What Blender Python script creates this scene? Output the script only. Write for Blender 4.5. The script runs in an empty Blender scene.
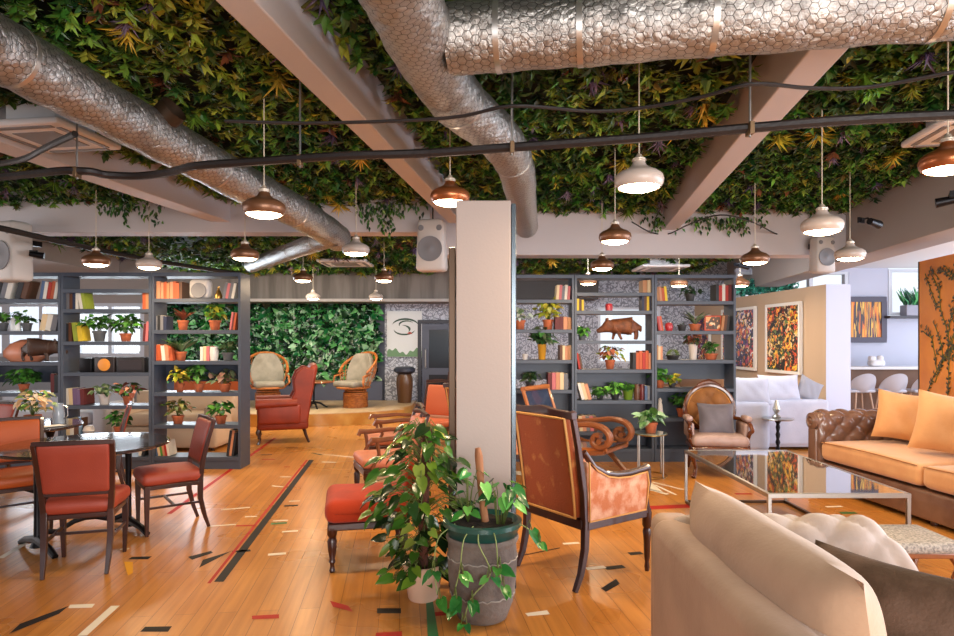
import bpy, math, random
import numpy as np
from mathutils import Matrix, Vector, Euler
random.seed(7); RNG = np.random.default_rng(7)
C = bpy.context.scene.collection
PI = math.pi
H = 1.55; FPX = 640.0; HZ = 341.0
def W(px, py, Y):
    return Vector(((px-477)/FPX*Y, Y, H+(HZ-py)/FPX*Y))
def FL(px, py):
    Y = FPX*H/(py-HZ); return Vector(((px-477)/FPX*Y, Y, 0))
def ZP(px, py, z):
    Y = FPX*(z-H)/(HZ-py); return Vector(((px-477)/FPX*Y, Y, z))
TB = math.tan(math.radians(8.53))
def bx_(d, Y): return d + TB*Y          # x of a line that follows the ceiling beams

# ---------------------------------------------------------------- materials
def lin(h):
    if not isinstance(h, str): return tuple(h)
    h = h.lstrip('#'); r = []
    for i in (0, 2, 4):
        s = int(h[i:i+2], 16)/255
        r.append(s/12.92 if s <= .04045 else ((s+.055)/1.055)**2.4)
    return tuple(r)
MC = {}
def mat(name, col, rough=.5, metal=0, col2=None, nscale=8, nlo=.4, nhi=.65, bump=0, bscale=60, coat=0, sheen=0, stretch=None, spec=.5, emit=0, trans=0, alpha=1):
    if name in MC: return MC[name]
    m = bpy.data.materials.new(name); m.use_nodes = True
    nt = m.node_tree; p = nt.nodes['Principled BSDF']
    c = lin(col); p.inputs['Base Color'].default_value = (*c, 1)
    p.inputs['Roughness'].default_value = rough; p.inputs['Metallic'].default_value = metal
    p.inputs['Coat Weight'].default_value = coat; p.inputs['Sheen Weight'].default_value = sheen
    p.inputs['Specular IOR Level'].default_value = spec
    if trans: p.inputs['Transmission Weight'].default_value = trans
    if alpha < 1: p.inputs['Alpha'].default_value = alpha
    if emit:
        p.inputs['Emission Color'].default_value = (*c, 1); p.inputs['Emission Strength'].default_value = emit
    if col2 or bump:
        tc = nt.nodes.new('ShaderNodeTexCoord'); mp = nt.nodes.new('ShaderNodeMapping')
        nt.links.new(tc.outputs['Object'], mp.inputs['Vector'])
        if stretch: mp.inputs['Scale'].default_value = stretch
    if col2:
        n = nt.nodes.new('ShaderNodeTexNoise'); n.inputs['Scale'].default_value = nscale; n.inputs['Detail'].default_value = 5
        nt.links.new(mp.outputs[0], n.inputs['Vector'])
        r = nt.nodes.new('ShaderNodeValToRGB'); e = r.color_ramp.elements
        e[0].position = nlo; e[1].position = nhi
        e[0].color = (*c, 1); e[1].color = (*lin(col2), 1)
        nt.links.new(n.outputs['Fac'], r.inputs[0]); nt.links.new(r.outputs[0], p.inputs['Base Color'])
    if bump:
        n2 = nt.nodes.new('ShaderNodeTexNoise'); n2.inputs['Scale'].default_value = bscale; n2.inputs['Detail'].default_value = 4
        nt.links.new(mp.outputs[0], n2.inputs['Vector'])
        b = nt.nodes.new('ShaderNodeBump'); b.inputs['Strength'].default_value = bump; b.inputs['Distance'].default_value = .01
        nt.links.new(n2.outputs['Fac'], b.inputs['Height']); nt.links.new(b.outputs[0], p.inputs['Normal'])
    MC[name] = m; return m
def ramp(nt, stops, constant=False):
    r = nt.nodes.new('ShaderNodeValToRGB'); e = r.color_ramp.elements
    if constant: r.color_ramp.interpolation = 'CONSTANT'
    while len(e) < len(stops): e.new(.5)
    for i, (p, c) in enumerate(stops): e[i].position = p; e[i].color = (*lin(c), 1)
    return r

# ---------------------------------------------------------------- mesh builder
class MB:
    def __init__(s): s.v = []; s.f = []; s.mi = []; s.M = Matrix.Identity(4); s.mat = 0
    def add(s, vs, fs, fn=None):
        o = len(s.v)
        for v in vs:
            v = Vector(v)
            if fn: v = Vector(fn(v))
            s.v.append(s.M @ v)
        for f in fs: s.f.append([i+o for i in f]); s.mi.append(s.mat)
        return s
    def at(s, loc=(0,0,0), rot=(0,0,0)):
        s.M = Matrix.Translation(Vector(loc)) @ Euler(rot).to_matrix().to_4x4(); return s
    def box(s, x0, x1, y0, y1, z0, z1, fn=None):
        vs = [(x, y, z) for x in (x0, x1) for y in (y0, y1) for z in (z0, z1)]
        return s.add(vs, [(0,1,3,2),(4,6,7,5),(0,4,5,1),(2,3,7,6),(0,2,6,4),(1,5,7,3)], fn)
    def rbox(s, sx, sy, sz, r=.02, c=(0,0,0), n=2, sub=1, fn=None):
        hs = (sx/2, sy/2, sz/2); r = min(r, *(h*.999 for h in hs)); ax = []
        for h in hs:
            a = [-h + r*(1-math.cos(PI/2*i/n)) for i in range(n)]
            b = [-h+r+(2*h-2*r)*i/sub for i in range(sub+1)]
            ax.append(a + b + [-q for q in reversed(a)])
        idx = {}; vs = []; fs = []
        def key(i, j, k):
            q = (i, j, k)
            if q not in idx:
                p = Vector((ax[0][i], ax[1][j], ax[2][k]))
                inn = Vector([max(-h+r, min(h-r, p[t])) for t, h in enumerate(hs)])
                d = p-inn
                if d.length > 1e-9: p = inn + d.normalized()*r
                idx[q] = len(vs); vs.append(p + Vector(c))
            return idx[q]
        N = [len(a)-1 for a in ax]
        for a, b, cc in ((0,1,2),(1,2,0),(2,0,1)):
            for side in (0, N[cc]):
                for i in range(N[a]):
                    for j in range(N[b]):
                        q = []
                        for di, dj in ((0,0),(1,0),(1,1),(0,1)):
                            t = [0,0,0]; t[a] = i+di; t[b] = j+dj; t[cc] = side; q.append(key(*t))
                        fs.append(q if side else q[::-1])
        return s.add(vs, fs, fn)
    def tube(s, pts, r, n=8, cap=True, flat=1.0, closed=False):
        pts = [Vector(p) for p in pts]; L = len(pts)
        rs = r if isinstance(r, (list, tuple)) else [r]*L
        vs = []; fs = []; prev = None
        for i, p in enumerate(pts):
            if closed: t = pts[(i+1) % L]-pts[i-1]
            else: t = (pts[min(i+1, L-1)]-pts[max(i-1, 0)])
            t = t.normalized() if t.length > 1e-9 else Vector((0,0,1))
            if prev is None:
                a = Vector((0,0,1)) if abs(t.z) < .9 else Vector((1,0,0)); u = t.cross(a).normalized()
            else:
                u = prev - t*prev.dot(t); u = u.normalized() if u.length > 1e-6 else t.orthogonal().normalized()
            w = t.cross(u); prev = u
            for k in range(n):
                an = 2*PI*k/n + PI/n; vs.append(p + (u*math.cos(an)*flat + w*math.sin(an))*rs[i])
        R = L if closed else L-1
        for i in range(R):
            j = (i+1) % L
            for k in range(n): fs.append((i*n+k, i*n+(k+1) % n, j*n+(k+1) % n, j*n+k))
        if cap and not closed: fs.append(tuple(range(n))[::-1]); fs.append(tuple((L-1)*n+k for k in range(n)))
        return s.add(vs, fs)
    def lathe(s, prof, n=24, c=(0,0,0), cap=True, fn=None):
        vs = []; fs = []
        for r, z in prof:
            for k in range(n): vs.append((c[0]+r*math.cos(2*PI*k/n), c[1]+r*math.sin(2*PI*k/n), c[2]+z))
        L = len(prof)
        for i in range(L-1):
            for k in range(n): fs.append((i*n+k, i*n+(k+1) % n, (i+1)*n+(k+1) % n, (i+1)*n+k))
        if cap:
            if prof[0][0] > 1e-5: fs.append(tuple(range(n))[::-1])
            if prof[-1][0] > 1e-5: fs.append(tuple((L-1)*n+k for k in range(n)))
        return s.add(vs, fs, fn)
    def prism(s, poly, t, axis='y', c=(0,0,0)):
        """poly of 2D points extruded by t, centred; axis = extrusion axis"""
        def P(a, b, d):
            q = {'y': (a, d, b), 'x': (d, a, b), 'z': (a, b, d)}[axis]; return Vector(q)+Vector(c)
        n = len(poly); vs = [P(a, b, -t/2) for a, b in poly]+[P(a, b, t/2) for a, b in poly]
        fs = [tuple(range(n)), tuple(range(2*n-1, n-1, -1))] + [(i, i+n, (i+1) % n+n, (i+1) % n) for i in range(n)]
        return s.add(vs, fs)
    def grid(s, fn, nu, nv, wrapu=False):
        vs = [fn(i/nu, j/nv) for i in range(nu if wrapu else nu+1) for j in range(nv+1)]
        fs = []; Rn = nu if wrapu else nu+1
        for i in range(nu):
            for j in range(nv):
                a = i*(nv+1)+j; b = ((i+1) % Rn)*(nv+1)+j
                fs.append((a, b, b+1, a+1))
        return s.add(vs, fs)
    def pillow(s, w, h, t, n=14, pinch=.09):
        """scatter cushion in the XZ plane, thickness along Y"""
        def F(sg):
            def g(u, v):
                a = 2*u-1; b = 2*v-1
                x = w/2*a*(1-pinch*(1-b*b)); z = h/2*b*(1-pinch*(1-a*a))
                th = t/2*max(0, (1-a**4)*(1-b**4))**.55
                wr = .006*math.sin(9*a+5*b)*(1-a*a)*(1-b*b)
                return (x, sg*(th+wr), z)
            return g
        s.grid(F(1), n, n); return s.grid(F(-1), n, n)
    def build(s, name, mats, parent=None, smooth=40, bevel=0, subsurf=0, loc=None, rz=0):
        me = bpy.data.meshes.new(name); me.from_pydata([tuple(v) for v in s.v], [], s.f)
        if not isinstance(mats, (list, tuple)): mats = [mats]
        for m in mats: me.materials.append(m)
        me.polygons.foreach_set('material_index', s.mi)
        import bmesh
        bm = bmesh.new(); bm.from_mesh(me)
        bmesh.ops.remove_doubles(bm, verts=bm.verts, dist=1e-5)
        bmesh.ops.recalc_face_normals(bm, faces=bm.faces); bm.to_mesh(me); bm.free()
        if smooth:
            me.shade_smooth(); me.set_sharp_from_angle(angle=math.radians(smooth))
        o = bpy.data.objects.new(name, me); C.objects.link(o)
        if parent: o.parent = parent
        if loc is not None: o.location = loc; o.rotation_euler.z = rz
        if bevel:
            b = o.modifiers.new('b', 'BEVEL'); b.width = bevel; b.segments = 2; b.limit_method = 'ANGLE'; b.angle_limit = .6
        if subsurf:
            b = o.modifiers.new('s', 'SUBSURF'); b.levels = subsurf; b.render_levels = subsurf
        return o
def tag(o, label=None, cat=None, group=None, kind=None):
    if label: o['label'] = label
    if cat: o['category'] = cat
    if group: o['group'] = group
    if kind: o['kind'] = kind
    return o
def thing(name, label, cat, loc=(0,0,0), rz=0, group=None):
    o = bpy.data.objects.new(name, None); o.empty_display_size = .1; C.objects.link(o)
    o.location = loc; o.rotation_euler = (0, 0, rz)
    return tag(o, label, cat, group)
def copy_tree(o, parent=None):
    c = o.copy(); C.objects.link(c)
    if parent: c.parent = parent
    for ch in list(o.children): copy_tree(ch, c)
    return c
def place(o, loc, rz, label):
    c = copy_tree(o); c.location = loc; c.rotation_euler = (0, 0, rz); c['label'] = label; return c
def struct(o): o['kind'] = 'structure'; return o
def face(fx, fy): return math.atan2(-fx, fy)      # rz for things whose front is local +Y

# ---------------------------------------------------------------- leaves
LEAF_T = {
 'simple': (np.array([(0,0,0),(.42,.5,.12),(.42,-.5,.12),(1,0,-.12),(.5,0,0)], float), [(0,4,1),(4,3,1),(0,2,4),(4,2,3)]),
 'blade': (np.array([(0,.25,0),(0,-.25,0),(.5,.5,.1),(.5,-.5,.1),(1,0,-.15)], float), [(0,1,3,2),(2,3,4)]),
 'heart': (np.array([(0,0,0),(-.12,.3,.06),(.12,.5,.08),(.5,.42,.05),(.8,.2,-.05),(1,0,-.16),(.8,-.2,-.05),(.5,-.42,.05),(.12,-.5,.08),(-.12,-.3,.06),(.35,0,-.02),(.7,0,-.08)], float),
           [(0,10,2,1),(10,3,2),(10,11,4,3),(11,5,4),(0,9,8,10),(10,8,7),(10,7,6,11),(11,6,5)]),
}
def leafmat(name, rough=.45, trans=0.0, var=.25):
    if name in MC: return MC[name]
    m = bpy.data.materials.new(name); m.use_nodes = True; nt = m.node_tree; p = nt.nodes['Principled BSDF']
    a = nt.nodes.new('ShaderNodeAttribute'); a.attribute_name = 'leaf'
    nt.links.new(a.outputs['Color'], p.inputs['Base Color']); p.inputs['Roughness'].default_value = rough
    p.inputs['Subsurface Weight'].default_value = 0
    MC[name] = m; return m
def leaves(name, pos, d, nrm, length, width, col, kind='simple', parent=None, material=None, extra=None):
    """one mesh of many leaves; pos,d,nrm (N,3); col (N,3) linear"""
    T, F = LEAF_T[kind]; pos = np.asarray(pos, float); N = len(pos)
    d = np.asarray(d, float); d = d/np.linalg.norm(d, axis=1, keepdims=True)
    s = np.cross(nrm, d); s /= np.maximum(np.linalg.norm(s, axis=1, keepdims=True), 1e-6); u = np.cross(d, s)
    length = np.broadcast_to(length, (N,)); width = np.broadcast_to(width, (N,))
    V = pos[:, None, :] + T[None, :, 0:1]*d[:, None, :]*length[:, None, None] + T[None, :, 1:2]*s[:, None, :]*width[:, None, None] + T[None, :, 2:3]*u[:, None, :]*length[:, None, None]
    K = len(T); V = V.reshape(-1, 3)
    lt = np.array([len(f) for f in F]); flat = np.concatenate([np.array(f) for f in F])
    loops = (flat[None, :] + (np.arange(N)*K)[:, None]).ravel()
    tot = np.tile(lt, N); start = np.concatenate([[0], np.cumsum(tot)[:-1]])
    cols = np.repeat(np.clip(col, 0, 1), K, axis=0)
    nv = len(V); mi = np.zeros(len(tot), int); mats = [material or leafmat('leaf_green')]
    if extra is not None:                       # an MB with stems etc. joined in as material 1
        ev = np.array([tuple(v) for v in extra.v]); efs = extra.f
        loops = np.concatenate([loops, np.array([i+nv for f in efs for i in f])])
        et = np.array([len(f) for f in efs]); tot = np.concatenate([tot, et]); start = np.concatenate([[0], np.cumsum(tot)[:-1]])
        V = np.concatenate([V, ev]); cols = np.concatenate([cols, np.zeros((len(ev), 3))+.1]); mi = np.concatenate([mi, np.ones(len(efs), int)])
        mats.append(mat('plant_stem', '#5c6b2c', .6))
    me = bpy.data.meshes.new(name)
    me.vertices.add(len(V)); me.vertices.foreach_set('co', V.ravel())
    me.loops.add(len(loops)); me.loops.foreach_set('vertex_index', loops.astype(np.int32))
    me.polygons.add(len(tot)); me.polygons.foreach_set('loop_start', start.astype(np.int32)); me.polygons.foreach_set('loop_total', tot.astype(np.int32))
    for m in mats: me.materials.append(m)
    me.polygons.foreach_set('material_index', mi.astype(np.int32))
    ca = me.color_attributes.new('leaf', 'FLOAT_COLOR', 'POINT')
    ca.data.foreach_set('color', np.concatenate([cols, np.ones((len(cols), 1))], 1).ravel())
    me.update(calc_edges=True); me.validate()
    o = bpy.data.objects.new(name, me); C.objects.link(o)
    if parent: o.parent = parent
    return o
def pal(cols, N, jit=.25, p=None):
    A = np.array([lin(c) for c in cols]); i = RNG.choice(len(A), N, p=p)
    return A[i]*(1+jit*(RNG.random((N, 1))*2-1))*(1+.08*(RNG.random((N, 3))*2-1))
EXPO = 0.55; WCOL = (.82, .9, 1.0); WSTR = .85; DENS = 160; GLOW = 24; LAMPW = 11
RIGHTW = 470; BARW = 50; BACKW = 370; LEFTW = 110; REARW = 150; STAGEW = 60
# ================================================================= camera and render look
sc = bpy.context.scene
cd = bpy.data.cameras.new('camera'); cam = bpy.data.objects.new('camera', cd); C.objects.link(cam)
cd.sensor_width = 36; cd.lens = 36*FPX/954; cd.shift_y = 23/954; cd.clip_start = .05
cam.location = (0, 0, H); cam.rotation_euler = (PI/2, 0, 0); sc.camera = cam
sc.view_settings.view_transform = 'Standard'; sc.view_settings.look = 'None'; sc.view_settings.gamma = 1
sc.view_settings.exposure = EXPO
try: sc.view_settings.use_curve_mapping = False
except Exception: pass
sc.cycles.max_bounces = 7; sc.cycles.diffuse_bounces = 4; sc.cycles.glossy_bounces = 4; sc.cycles.transparent_max_bounces = 8
sc.cycles.sample_clamp_indirect = 6; sc.cycles.caustics_reflective = False; sc.cycles.caustics_refractive = False
try: sc.cycles.use_denoising = True
except Exception: pass
wd = bpy.data.worlds.new('daylight'); sc.world = wd; wd.use_nodes = True
bg = wd.node_tree.nodes['Background']; bg.inputs[0].default_value = (*WCOL, 1); bg.inputs[1].default_value = WSTR

# ---------------------------------------------------------------- shared materials
wall_taupe = mat('wall_paint_taupe', '#a09894', .7, bump=.1, bscale=90)
wall_lilac = mat('wall_paint_lilac', '#b9bed2', .7, bump=.1, bscale=90)
wall_tan = mat('wall_paint_tan', '#b39a80', .7, bump=.1, bscale=90)
beam_m = mat('beam_plaster', '#c2bcbe', .6, bump=.1, bscale=80)
white_m = mat('white_plaster', '#dcdce0', .6)
dark_case = mat('slate_paint', '#414a5a', .45, bump=.05)
soil = mat('dark_soil', '#241a12', .95, bump=.6, bscale=120)
terra = mat('terracotta', '#b4603a', .75, col2='#8f4a2e', nscale=12, bump=.15)
dwood = mat('mahogany', '#2a100a', .35, col2='#3e190f', nscale=3, stretch=(1,1,.15), coat=.3)
mwood = mat('walnut_brown', '#6e4026', .32, col2='#8a5232', nscale=4, stretch=(1,1,.2), coat=.3)
black_m = mat('black_metal', '#15151a', .4, metal=.6)
steel = mat('brushed_steel', '#a9a7a4', .3, metal=.9)
brass = mat('aged_brass', '#b08a4a', .3, metal=.9)

def pane_mat():
    m = bpy.data.materials.new('window_pane'); m.use_nodes = True; nt = m.node_tree; nt.nodes.clear()
    o = nt.nodes.new('ShaderNodeOutputMaterial'); t = nt.nodes.new('ShaderNodeBsdfTransparent'); g = nt.nodes.new('ShaderNodeBsdfGlossy')
    g.inputs['Roughness'].default_value = .02; mx = nt.nodes.new('ShaderNodeMixShader'); mx.inputs[0].default_value = .07
    nt.links.new(t.outputs[0], mx.inputs[1]); nt.links.new(g.outputs[0], mx.inputs[2]); nt.links.new(mx.outputs[0], o.inputs[0]); return m
pane = pane_mat()

# ---------------------------------------------------------------- floor
def floor_mat():
    m = bpy.data.materials.new('maple_floorboards'); m.use_nodes = True; nt = m.node_tree; p = nt.nodes['Principled BSDF']; L = nt.links.new
    tc = nt.nodes.new('ShaderNodeTexCoord'); mp = nt.nodes.new('ShaderNodeMapping'); mp.inputs['Rotation'].default_value = (0, 0, PI/2-math.radians(6.9))
    L(tc.outputs['Object'], mp.inputs[0])
    b = nt.nodes.new('ShaderNodeTexBrick'); b.inputs['Scale'].default_value = 1; b.inputs['Brick Width'].default_value = 1.9; b.inputs['Row Height'].default_value = .115
    b.inputs['Mortar Size'].default_value = .0016; b.inputs['Mortar Smooth'].default_value = .3; b.inputs['Color1'].default_value = (*lin('#d6954c'), 1); b.inputs['Color2'].default_value = (*lin('#c5843f'), 1)
    b.inputs['Mortar'].default_value = (*lin('#7a4a22'), 1); b.offset = .37
    L(mp.outputs[0], b.inputs['Vector'])
    n = nt.nodes.new('ShaderNodeTexNoise'); n.inputs['Scale'].default_value = 3; n.inputs['Detail'].default_value = 6
    m2 = nt.nodes.new('ShaderNodeMapping'); m2.inputs['Scale'].default_value = (.5, 9, 1); L(mp.outputs[0], m2.inputs[0]); L(m2.outputs[0], n.inputs['Vector'])
    r = ramp(nt, [(.3, '#d8d0c4'), (.7, '#ffffff')]); L(n.outputs['Fac'], r.inputs[0])
    mx = nt.nodes.new('ShaderNodeMix'); mx.data_type = 'RGBA'; mx.blend_type = 'MULTIPLY'; mx.inputs[0].default_value = .8
    L(b.outputs['Color'], mx.inputs[6]); L(r.outputs[0], mx.inputs[7])
    n3 = nt.nodes.new('ShaderNodeTexNoise'); n3.inputs['Scale'].default_value = .9; n3.inputs['Detail'].default_value = 3; L(tc.outputs['Object'], n3.inputs['Vector'])
    r3 = ramp(nt, [(.35, '#e6dccc'), (.65, '#ffffff')]); L(n3.outputs['Fac'], r3.inputs[0])
    m3 = nt.nodes.new('ShaderNodeMix'); m3.data_type = 'RGBA'; m3.blend_type = 'MULTIPLY'; m3.inputs[0].default_value = .7
    L(mx.outputs[2], m3.inputs[6]); L(r3.outputs[0], m3.inputs[7]); L(m3.outputs[2], p.inputs['Base Color'])
    r4 = nt.nodes.new('ShaderNodeMapRange'); r4.inputs['To Min'].default_value = .2; r4.inputs['To Max'].default_value = .38
    L(n3.outputs['Fac'], r4.inputs[0]); L(r4.outputs[0], p.inputs['Roughness'])
    bp = nt.nodes.new('ShaderNodeBump'); bp.inputs['Strength'].default_value = .25; bp.inputs['Distance'].default_value = .002
    L(b.outputs['Fac'], bp.inputs['Height']); bp.invert = True; L(bp.outputs[0], p.inputs['Normal']); return m
fm = MB(); fm.add([(-9.6, -3, 0), (9.6, -3, 0), (9.6, 16, 0), (-9.6, 16, 0)], [(0, 1, 2, 3)])
fcols = [floor_mat(), mat('line_black', '#17100e', .65, spec=.3), mat('line_red', '#a81c10', .6, spec=.3), mat('line_white', '#e6dccb', .5), mat('line_green', '#1f6a38', .45), mat('line_yellow', '#dd9c14', .5)]
def tape(c, *pts, w=None):
    """a painted marking: quad given by four pixels, or a line of width w metres from pixel to pixel"""
    fm.mat = {'k': 1, 'r': 2, 'w': 3, 'g': 4, 'y': 5}[c]
    if len(pts) == 2:
        a, b = FL(*pts[0]), FL(*pts[1]); d = (b-a).normalized(); n = Vector((-d.y, d.x, 0))*w/2; q = [a-n, b-n, b+n, a+n]
    else: q = [FL(*p) for p in pts]
    z = .0012 + .0002*fm.mat
    fm.add([(v.x, v.y, z) for v in q], [(0, 1, 2, 3)])
tape('k', (214,582), (223.5,582), (314,460), (309,460)); tape('r', (207,583.5), (210.5,583.5), (308,460), (306,460))
tape('r', (169,514), (275,438), w=.045); tape('w', (0,558.5), (52,528), w=.045); tape('w', (82,636), (115.5,606), w=.05)
tape('k', (9,634), (20,624), (69,606), (59,614)); tape('w', (70,605), (95,604), (92,608), (68,608.5)); tape('y', (124,562), (133,562), (133,573), (128,576))
tape('k', (128,559.5), (132,557), (152,556.5), (148,559.5)); tape('k', (140,632), (145,627), (172,626.5), (168,632))
tape('k', (188,557), (211,551), (213,553), (192,560)); tape('k', (193,563), (203,560), (199,568)); tape('k', (232,551), (250,549.5), (251,551.5), (232,552.5))
tape('w', (221,510), (250,507.5), w=.03); tape('w', (245,517), (257,516.5), w=.03); tape('w', (208,526.5), (236,524.5), w=.03); tape('r', (236,526), (255,525.5), w=.035)
tape('k', (284,506), (298,505.5), w=.05); tape('w', (289,501.5), (300,501), w=.03); tape('g', (271,524), (287,523), w=.05); tape('w', (273,521), (288,520.5), w=.03)
tape('w', (282,532), (298,531), w=.035); tape('w', (268,555), (286,553.5), w=.05); tape('k', (335,488.5), (349,487.5), w=.04); tape('w', (327,507.5), (336,507.5), w=.03)
tape('r', (330,601), (348,606), (353,612), (333,607)); tape('k', (377,608.5), (401,608.5), (401,613.5), (377,613.5)); tape('r', (252,616), (279,614.5), (279,618.5), (252,619.5))
tape('r', (376,633), (402,631.5), (402,638), (375,639)); tape('g', (426,602), (433,602), (440,645), (428,645)); tape('r', (428,613), (446,611.5), (446,615.5), (428,617))
tape('w', (525,613.5), (547,610.5), (550,614.5), (528,616.5)); tape('k', (601,588.5), (616,579), (620,584), (606,592)); tape('w', (586,569), (605,567), w=.05); tape('k', (605,568.5), (624,566.5), w=.06)
tape('k', (629,554), (642,553), w=.06); tape('w', (563,544), (579,543), w=.04); tape('w', (641,488), (664,493), (652,483), w=None); tape('k', (312,453), (322,455), w=.04)
tape('r', (262,459.5), (275,459.5), w=.04); tape('k', (261,455), (272,454.6), w=.04); tape('w', (322,462), (336,462.5), w=.035); tape('w', (272,486), (283,487), w=.03); tape('w', (280,477), (291,477), w=.03)
tape('r', (284,467), (290,467), w=.03); tape('k', (285,448), (298,448), w=.05); tape('k', (520,556), (560,548), w=.015); tape('w', (120,549.5), (129,549), w=.03)
tape('r', (648,508), (690,506), w=.12); tape('g', (840,513), (856,513), w=.06); tape('w', (826,507), (842,506.5), w=.04); tape('r', (735,494), (752,494), w=.05)
tape('w', (640,487), (668,494.5), w=.05); tape('w', (652,482), (684,490), w=.03); tape('w', (655,485), (676,495), w=.03)
fm.build('floor', fcols, smooth=0)['kind'] = 'structure'

# ---------------------------------------------------------------- walls, beams, ceiling
def sbox(name, m, *a, bevel=0, build=None):
    b = MB(); b.box(*a); return struct(b.build(name, m, smooth=0, bevel=bevel))
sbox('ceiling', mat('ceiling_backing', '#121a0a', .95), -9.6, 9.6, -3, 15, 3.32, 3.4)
for q in ((-9.6, 9.6, 0, .7), (-9.6, 9.6, 2.55, 3.32), (-9.6, -5, .7, 2.55), (6.5, 9.6, .7, 2.55)): sbox('wall_behind', wall_taupe, q[0], q[1], -3.1, -3, q[2], q[3])
sbox('wall_left', wall_taupe, -9.5, -9.4, -3, 11, 0, 3.32)
def skew(name, m, d0, d1, y0, y1, z0, z1):
    b = MB(); vs = [(bx_(d, y), y, z) for d in (d0, d1) for y in (y0, y1) for z in (z0, z1)]
    b.add(vs, [(0,1,3,2),(4,6,7,5),(0,4,5,1),(2,3,7,6),(0,2,6,4),(1,5,7,3)]); return struct(b.build(name, m, smooth=0, bevel=.008))
skew('trim_1', beam_m, -1.473, -1.309, -1.5, 7.6, 2.95, 3.32)
skew('trim_2', beam_m, 1.137, 1.322, -1.5, 8.15, 2.95, 3.32)
skew('trim_3', beam_m, -4.26, -4.03, -1.5, 7.6, 2.95, 3.32)
b = MB(); b.box(-9, -.55, 7.53, 7.83, 2.83, 3.32); struct(b.build('trim_4', beam_m, smooth=0, bevel=.008))
b = MB(); b.box(-.55, bx_(3.5, 8.07), 8.07, 8.4, 2.634, 3.32); struct(b.build('trim_5', beam_m, smooth=0, bevel=.008))
skew('trim_6', wall_taupe, 3.44, 3.9, -1.5, 14.3, 2.574, 3.32)
# plaster ceiling over the bar side, the low plaster ceiling far left
b = MB(); vs = [(bx_(3.9, 1.3), 1.3, 2.95), (9.6, 1.3, 2.95), (9.6, 12.3, 2.95), (bx_(3.9, 12.3), 12.3, 2.95)]
vs += [(x, y, 3.0) for x, y, z in vs]; b.add(vs, [(0,1,2,3),(7,6,5,4),(0,4,5,1),(1,5,6,2),(2,6,7,3),(3,7,4,0)]); struct(b.build('ceiling_bar', white_m, smooth=0))
sbox('trim_7', wall_taupe, -9.4, -6.15, 7.84, 11, 2.7, 3.3)
# back wall (Y 14.3) with the planted part, the papered part, door and soffit
YB = 14.3
def paper_mat():
    m = bpy.data.materials.new('leaf_wallpaper'); m.use_nodes = True; nt = m.node_tree; p = nt.nodes['Principled BSDF']; L = nt.links.new; p.inputs['Roughness'].default_value = .8
    tc = nt.nodes.new('ShaderNodeTexCoord'); n = nt.nodes.new('ShaderNodeTexNoise'); n.inputs['Scale'].default_value = 3; L(tc.outputs['Object'], n.inputs['Vector'])
    mx = nt.nodes.new('ShaderNodeMix'); mx.data_type = 'RGBA'; mx.inputs[0].default_value = .5; L(tc.outputs['Object'], mx.inputs[6]); L(n.outputs['Color'], mx.inputs[7])
    v = nt.nodes.new('ShaderNodeTexVoronoi'); v.feature = 'DISTANCE_TO_EDGE'; v.inputs['Scale'].default_value = 17; L(mx.outputs[2], v.inputs['Vector'])
    r = ramp(nt, [(0, '#6c707c'), (.1, '#8a8e9b'), (.16, '#bfc5d2'), (.4, '#aeb3c0')]); L(v.outputs['Distance'], r.inputs[0]); L(r.outputs[0], p.inputs['Base Color']); return m
paper = paper_mat()
b = MB(); b.box(-7.4, -2.06, YB, YB+.1, 0, 3.32); struct(b.build('wall_back', mat('back_slate', '#3d4352', .6), smooth=0))
for q in ((-2.06, 2.7, 0, 3.32), (2.7, 4.1, 0, 1.05), (2.7, 4.1, 2.3, 3.32), (4.1, 6, 0, 3.32)):
    b = MB(); b.box(q[0], q[1], YB, YB+.1, q[2], q[3]); struct(b.build('wall_back', paper, smooth=0))
t = thing('window_6', None, None); t['kind'] = 'structure'
b = MB()
for x in (2.7, 4.04): b.box(x, x+.06, YB, YB+.08, 1.05, 2.3)
b.box(2.76, 4.04, YB, YB+.08, 1.05, 1.1); b.box(2.76, 4.04, YB, YB+.08, 2.25, 2.3); b.build('frame', mat('window_frame_white', '#c9d0dc', .5), t, smooth=0)
b = MB(); b.add([(2.7, YB+.05, 1.05), (4.1, YB+.05, 1.05), (4.1, YB+.05, 2.3), (2.7, YB+.05, 2.3)], [(0,1,2,3)]); b.build('pane', pane, t, smooth=0)
b = MB(); b.box(-7.4, -.4, 13.55, YB, 2.38, 3.3); struct(b.build('trim_8', mat('soffit_grey', '#77706b', .7, col2='#5a544e', nscale=2, stretch=(3,3,.3)), smooth=0))
b = MB(); b.box(-.4, 2.6, 13.7, YB, 2.45, 3.3); struct(b.build('trim_14', mat('soffit_dark', '#3c3a3a', .7), smooth=0))
b = MB(); b.box(-7.4, -.4, 13.45, 13.56, 2.38, 2.44); struct(b.build('trim_9', mat('soffit_lip', '#a09a98', .5), smooth=0))
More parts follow.
